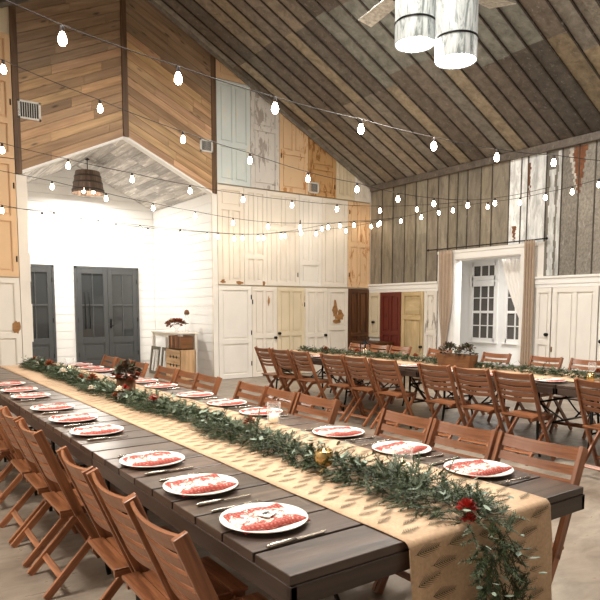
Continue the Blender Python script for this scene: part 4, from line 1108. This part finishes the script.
foliage_ball(r, 'leaves', M['cone'], (0, 0, .17), .2, .05, 120, 77, .08, ((1, 1, 1), (1.5, .7, .6), (1.2, 1.2, .7)))
for i, (dx, dy) in enumerate([(-.05, .18), (0, -.15), (-.06, 0), (.05, .1)]): flower(r, 'bloom', [M['creamfl'], M['rust_fl'], M['rust_fl'], M['red']][i], (dx, dy, .2), .09, 22, 80 + i)
r = thing('oil_lamp', 'small brown topped glass lamp behind the console flowers', 'lamp', (5.62, 12.12, .9655)); mb = MB()
mb.lathe([(0, 0), (.05, 0), (.045, .02), (.035, .1), (.05, .2), (.05, .32), (.04, .36), (.03, .37), (.045, .3), (0, .28)], n=14); mb.build('glass_body', M['glass'], r); mb = MB(); mb.lathe([(0, .372), (.05, .372), (.06, .4), (.04, .46), (0, .48)], n=12); mb.build('lid', M['oldwood'], r)

# ------------------------------------------------------------------ pendants
r = thing('barrel_pendant', 'half barrel pendant lamp of weathered staves in the entry', 'pendant lamp', (4.06, 13.6, 3.92)); mb = MB(); n = 18
for k in range(n):
    a0 = 2 * PI * k / n; a1 = 2 * PI * (k + 1) / n - .02; t = R.uniform(.75, 1.2); b = len(mb.v)
    for (rr_, z) in ((.34, 0), (.25, .46), (.235, .46), (.325, 0)):
        for a in (a0, a1): mb.v.append(Vector((rr_ * math.cos(a), rr_ * math.sin(a), z)))
    for i in range(4):
        j = (i + 1) % 4; mb.face([b + 2 * i, b + 2 * i + 1, b + 2 * j + 1, b + 2 * j], [(0, k * .1), (0, k * .1 + .08), (.4, k * .1 + .08), (.4, k * .1)], (t, t, t))
    mb.face([b, b + 2, b + 4, b + 6], [(0, 0)] * 4, (t, t, t)); mb.face([b + 1, b + 3, b + 5, b + 7], [(0, 0)] * 4, (t, t, t))
mb.lathe([(0, .455), (.24, .455), (.24, .44), (0, .44)], n=18)
mb.build('staves', M['stave'], r)
for z, rr_ in ((.05, .336), (.2, .308), (.33, .281)):
    mb = MB(); mb.lathe([(rr_, z), (rr_ + .003 - .0, z), (rr_ - .004, z + .035), (rr_ - .008, z + .035)], n=24); mb.build('hoop', M['greymetal'], r)
mb = MB(); mb.tube([(0, 0, .46), (0, 0, .745)], .01, 8); mb.lathe([(0, .7), (.05, .71), (.05, .735), (0, .74)], n=12); mb.build('stem', M['blackmetal'], r)
for k in range(4):
    a = k * PI / 2 + .4; mb = MB(); mb.lathe([(0, .0), (.03, .02), (.04, .06), (.03, .1), (.015, .13), (0, .14)], (.14 * math.cos(a), .14 * math.sin(a), .02), 10); mb.build('bulb', M['bulb'], r)

# two cylinder lamps hung from the roof
def cyl_lamp(label, x, y, z, rad=.185, h=1.1, crop=0):
    r = thing('cylinder_pendant', label, 'pendant lamp', (x, y, z)); mb = MB()
    mb.lathe([(rad, 0), (rad, h), (rad - .008, h), (rad - .008, 0), (rad, 0)], n=32); mb.build('shade', M['wrap'], r)
    mb = MB(); mb.lathe([(rad, .17), (rad + .006, .17), (rad + .006, .185), (rad, .185)], n=32); mb.build('band', M['blackmetal'], r)
    mb = MB(); mb.lathe([(0, .012), (rad - .01, .012), (rad - .01, .006), (0, .006)], n=32); mb.build('diffuser', M['lampglow'], r)
    zt = roof(x) - z - .02; mb = MB(); mb.tube([(0, 0, h - .005), (0, 0, zt)], .012, 8); mb.lathe([(0, h), (rad - .009, h - .002), (rad - .009, h - .012), (0, h - .012)], n=24); mb.build('stem', M['blackmetal'], r)
cyl_lamp('white wrapped cylinder pendant lamp, the left of the pair', 4.10, 4.03, 3.79, .178)
cyl_lamp('white wrapped cylinder pendant lamp, the right and lower of the pair', 4.26, 3.70, 3.58, .178)

# windmill style ceiling fan, only blade tips reach the frame
r = thing('ceiling_fan', 'galvanised ceiling fan with broad paddle blades at the top of the picture', 'ceiling fan', (5.06, 4.83, 5.0)); mb = MB()
mb.lathe([(0, -.08), (.12, -.07), (.14, 0), (.12, .08), (0, .1)], n=20); mb.build('hub', M['greymetal'], r)
mb = MB(); mb.tube([(0, 0, .09), (0, 0, roof(5.06) - 5.0)], .02, 10); mb.build('downrod', M['greymetal'], r)
FANR = 1.245
for k in range(4):
    a = math.radians((-2, 80, 180, 262)[k]); d = Vector((math.cos(a), math.sin(a), 0)); s = Vector((-math.sin(a), math.cos(a), 0)); s2 = (s + Vector((0, 0, .25))).normalized(); mb = MB(); nn = d.cross(s2)
    p0 = d * .34; p1 = d * FANR; w0, w1 = .09, (.2, .1, .2, .14)[k]; b = len(mb.v)
    for e in (-.002, .002):
        for q in (p0 - s2 * w0, p1 - s2 * w1, p1 + s2 * w1, p0 + s2 * w0): mb.v.append(q + nn * e)
    for f in ((0, 1, 2, 3), (7, 6, 5, 4), (0, 1, 5, 4), (1, 2, 6, 5), (2, 3, 7, 6), (3, 0, 4, 7)): mb.face([b + i for i in f], [(0, 0)] * 4, (.8, .79, .74))
    bl = mb.build('blade', M['galv'], r); mb = MB(); mb.bar(d * .1, d * .6 - nn * .006, .025, .006); mb.build('blade_arm', M['greymetal'], bl)

# ------------------------------------------------------------------ string lights
bm_ = MB(); bm_.lathe([(0, -.145), (.018, -.138), (.03, -.118), (.032, -.1), (.026, -.078), (.016, -.055), (.014, -.045), (0, -.045)], n=10)
bm2 = MB(); bm2.lathe([(0, 0), (.012, -.002), (.017, -.012), (.017, -.05), (0, -.05)], n=8)
proto = {}
def string(label, pts, ends):
    """pts: cable points with a bulb under each"""
    r = thing('string_light', label, 'string lights', pts[0]); b0 = Vector(pts[0])
    P = [Vector(p) for p in pts]; full = [Vector(ends[0])] + P + [Vector(ends[1])]; path = []
    for a, c in zip(full[:-1], full[1:]):
        for k in range(6):
            t = k / 6; q = a + (c - a) * t; q.z -= .12 * (c - a).length * t * (1 - t) * .35; path.append(q - b0)
    path.append(full[-1] - b0)
    mb = MB(); mb.tube(path, .004, 5); mb.build('cable', M['rubber'], r)
    for p in P:
        if not proto:
            proto['s'] = bm2.build('socket', M['rubber'], r); proto['b'] = bm_.build('bulb', M['bulb'], proto['s']); s = proto['s']
        else:
            s = proto['s'].copy(); C.objects.link(s); s.parent = r; q = proto['b'].copy(); C.objects.link(q); q.parent = s
        s.location = p - b0; s.scale = (.88, .88, .88)
string('string of big bulbs crossing nearest overhead, from top left to the right wall',
    [(1.108, 4.15, 3.241), (1.89, 4.15, 3.164), (2.701, 4.15, 3.109), (3.584, 4.15, 3.095), (4.497, 4.15, 3.087), (5.442, 4.15, 3.114), (6.46, 4.15, 3.196)], ((XL, 4.15, 3.9), (XR - .03, 4.15, 3.55)))
string('second bulb string from the front, crossing the pine gable and pale blue door',
    [(1.188, 6.5, 3.79), (2.089, 6.5, 3.598), (3.005, 6.5, 3.43), (3.87, 6.5, 3.321), (4.73, 6.5, 3.207), (5.553, 6.5, 3.164), (6.323, 6.5, 3.112), (7.069, 6.5, 3.118), (7.842, 6.5, 3.165), (8.509, 6.5, 3.264)], ((XL, 6.5, 4.4), (XR - .03, 6.5, 3.6)))
string('third bulb string, passing in front of the entry ceiling',
    [(1.484, 8.4, 3.482), (2.262, 8.4, 3.398), (3.113, 8.4, 3.326), (3.981, 8.4, 3.263), (4.871, 8.4, 3.228), (5.79, 8.4, 3.228), (6.729, 8.4, 3.25), (7.726, 8.4, 3.315), (8.672, 8.4, 3.422)], ((XL, 8.4, 3.85), (XR - .03, 8.4, 3.62)))
string('fourth bulb string, just below the entry gable corner',
    [(2.396, 9.8, 3.366), (3.202, 9.8, 3.275), (3.975, 9.8, 3.196), (4.731, 9.8, 3.131), (5.473, 9.8, 3.078), (6.213, 9.8, 3.066), (6.942, 9.8, 3.106), (7.624, 9.8, 3.159), (8.3, 9.8, 3.253), (9.018, 9.8, 3.352), (9.633, 9.8, 3.446)], ((XL, 9.8, 3.9), (XR - .03, 9.8, 3.52)))
string('lowest sagging bulb string before the white doors',
    [(1.8, 10.4, 3.037), (2.374, 10.4, 2.984), (2.976, 10.4, 2.941), (3.553, 10.4, 2.9), (4.116, 10.4, 2.87), (4.719, 10.4, 2.87), (5.257, 10.4, 2.876), (5.826, 10.4, 2.878), (6.361, 10.4, 2.915), (6.9, 10.4, 2.992), (7.392, 10.4, 3.087), (7.932, 10.4, 3.209), (8.416, 10.4, 3.309), (9.51, 10.4, 3.419)], ((XL, 10.4, 3.3), (XR - .03, 10.4, 3.5)))
string('rearmost bulb string hugging the white doors',
    [(2.679, 10.9, 3.073), (3.408, 10.9, 3.001), (4.165, 10.9, 2.974), (4.95, 10.9, 2.96), (5.749, 10.9, 2.95), (6.3, 10.9, 2.96), (6.8, 10.9, 3.0), (7.333, 10.9, 3.072), (8.149, 10.9, 3.173), (8.996, 10.9, 3.301), (9.75, 10.9, 3.454)], ((XL, 10.9, 3.3), (XR - .03, 10.9, 3.5)))
string('bulb string running along the grey tin right wall',
    [(9.3, 5.199, 3.443), (9.3, 5.63, 3.40), (9.3, 6.1, 3.378), (9.3, 6.588, 3.36), (9.3, 7.255, 3.38), (9.3, 8.065, 3.42), (9.3, 8.42, 3.42), (9.3, 8.88, 3.39), (9.3, 9.462, 3.377)], ((9.3, YF + .05, 3.7), (9.3, YB - .12, 3.45)))

# ------------------------------------------------------------------ lights of the room and added fill
def area(name, loc, size, power, col=(1, .95, .88), rot=(0, 0, 0)):
    l = bpy.data.lights.new(name, 'AREA'); l.shape = 'DISK'; l.size = size; l.energy = power; l.color = col
    o = bpy.data.objects.new(name, l); C.objects.link(o); o.location = loc; o.rotation_euler = rot; return o
def point(name, loc, power, r=.1, col=(1, .95, .88)):
    l = bpy.data.lights.new(name, 'POINT'); l.shadow_soft_size = r; l.energy = power; l.color = col
    o = bpy.data.objects.new(name, l); C.objects.link(o); o.location = loc; return o
area('entry_lamp_light', (4.06, 13.6, 3.90), .5, 190)
area('pendant_light_a', (4.10, 4.03, 3.78), .3, 90); area('pendant_light_b', (4.26, 3.70, 3.57), .3, 90)
area('side_room_light', (10.9, 8.0, 2.72), .8, 100, (1, .98, .95))
# added fill lights without fixtures, out of view, to brighten the hall
area('fill_light_a', (4.06, -.5, 6.3), 2, 150); area('fill_light_b', (2.6, 3.3, 6.1), 1.2, 300); area('fill_light_e', (-.5, 3.2, 4.7), 1.2, 420); area('fill_light_c', (7.6, 2.6, 4.95), 1.2, 130); area('fill_light_d', (5.0, 6.6, 6.3), 1.2, 520)

w = bpy.data.worlds.new('night'); bpy.context.scene.world = w; w.use_nodes = True
w.node_tree.nodes['Background'].inputs[0].default_value = (.05, .035, .025, 1); w.node_tree.nodes['Background'].inputs[1].default_value = 1

# ------------------------------------------------------------------ camera
cam = bpy.data.cameras.new('camera'); co = bpy.data.objects.new('camera', cam); C.objects.link(co)
co.location = (0, 0, 1.47); yaw, pit = .6163, -.0915
cam.sensor_width = 36; cam.sensor_fit = 'HORIZONTAL'; cam.lens = 613 * 36 / 600; cam.shift_y = 64.5 / 600; cam.clip_start = .05
co.rotation_euler = (PI / 2 + pit, 0, -yaw)
sc = bpy.context.scene; sc.camera = co
sc.view_settings.view_transform = 'Standard'; sc.view_settings.look = 'None'; sc.view_settings.gamma = 1; sc.view_settings.exposure = -.6
try: sc.view_settings.use_curve_mapping = False
except Exception: pass
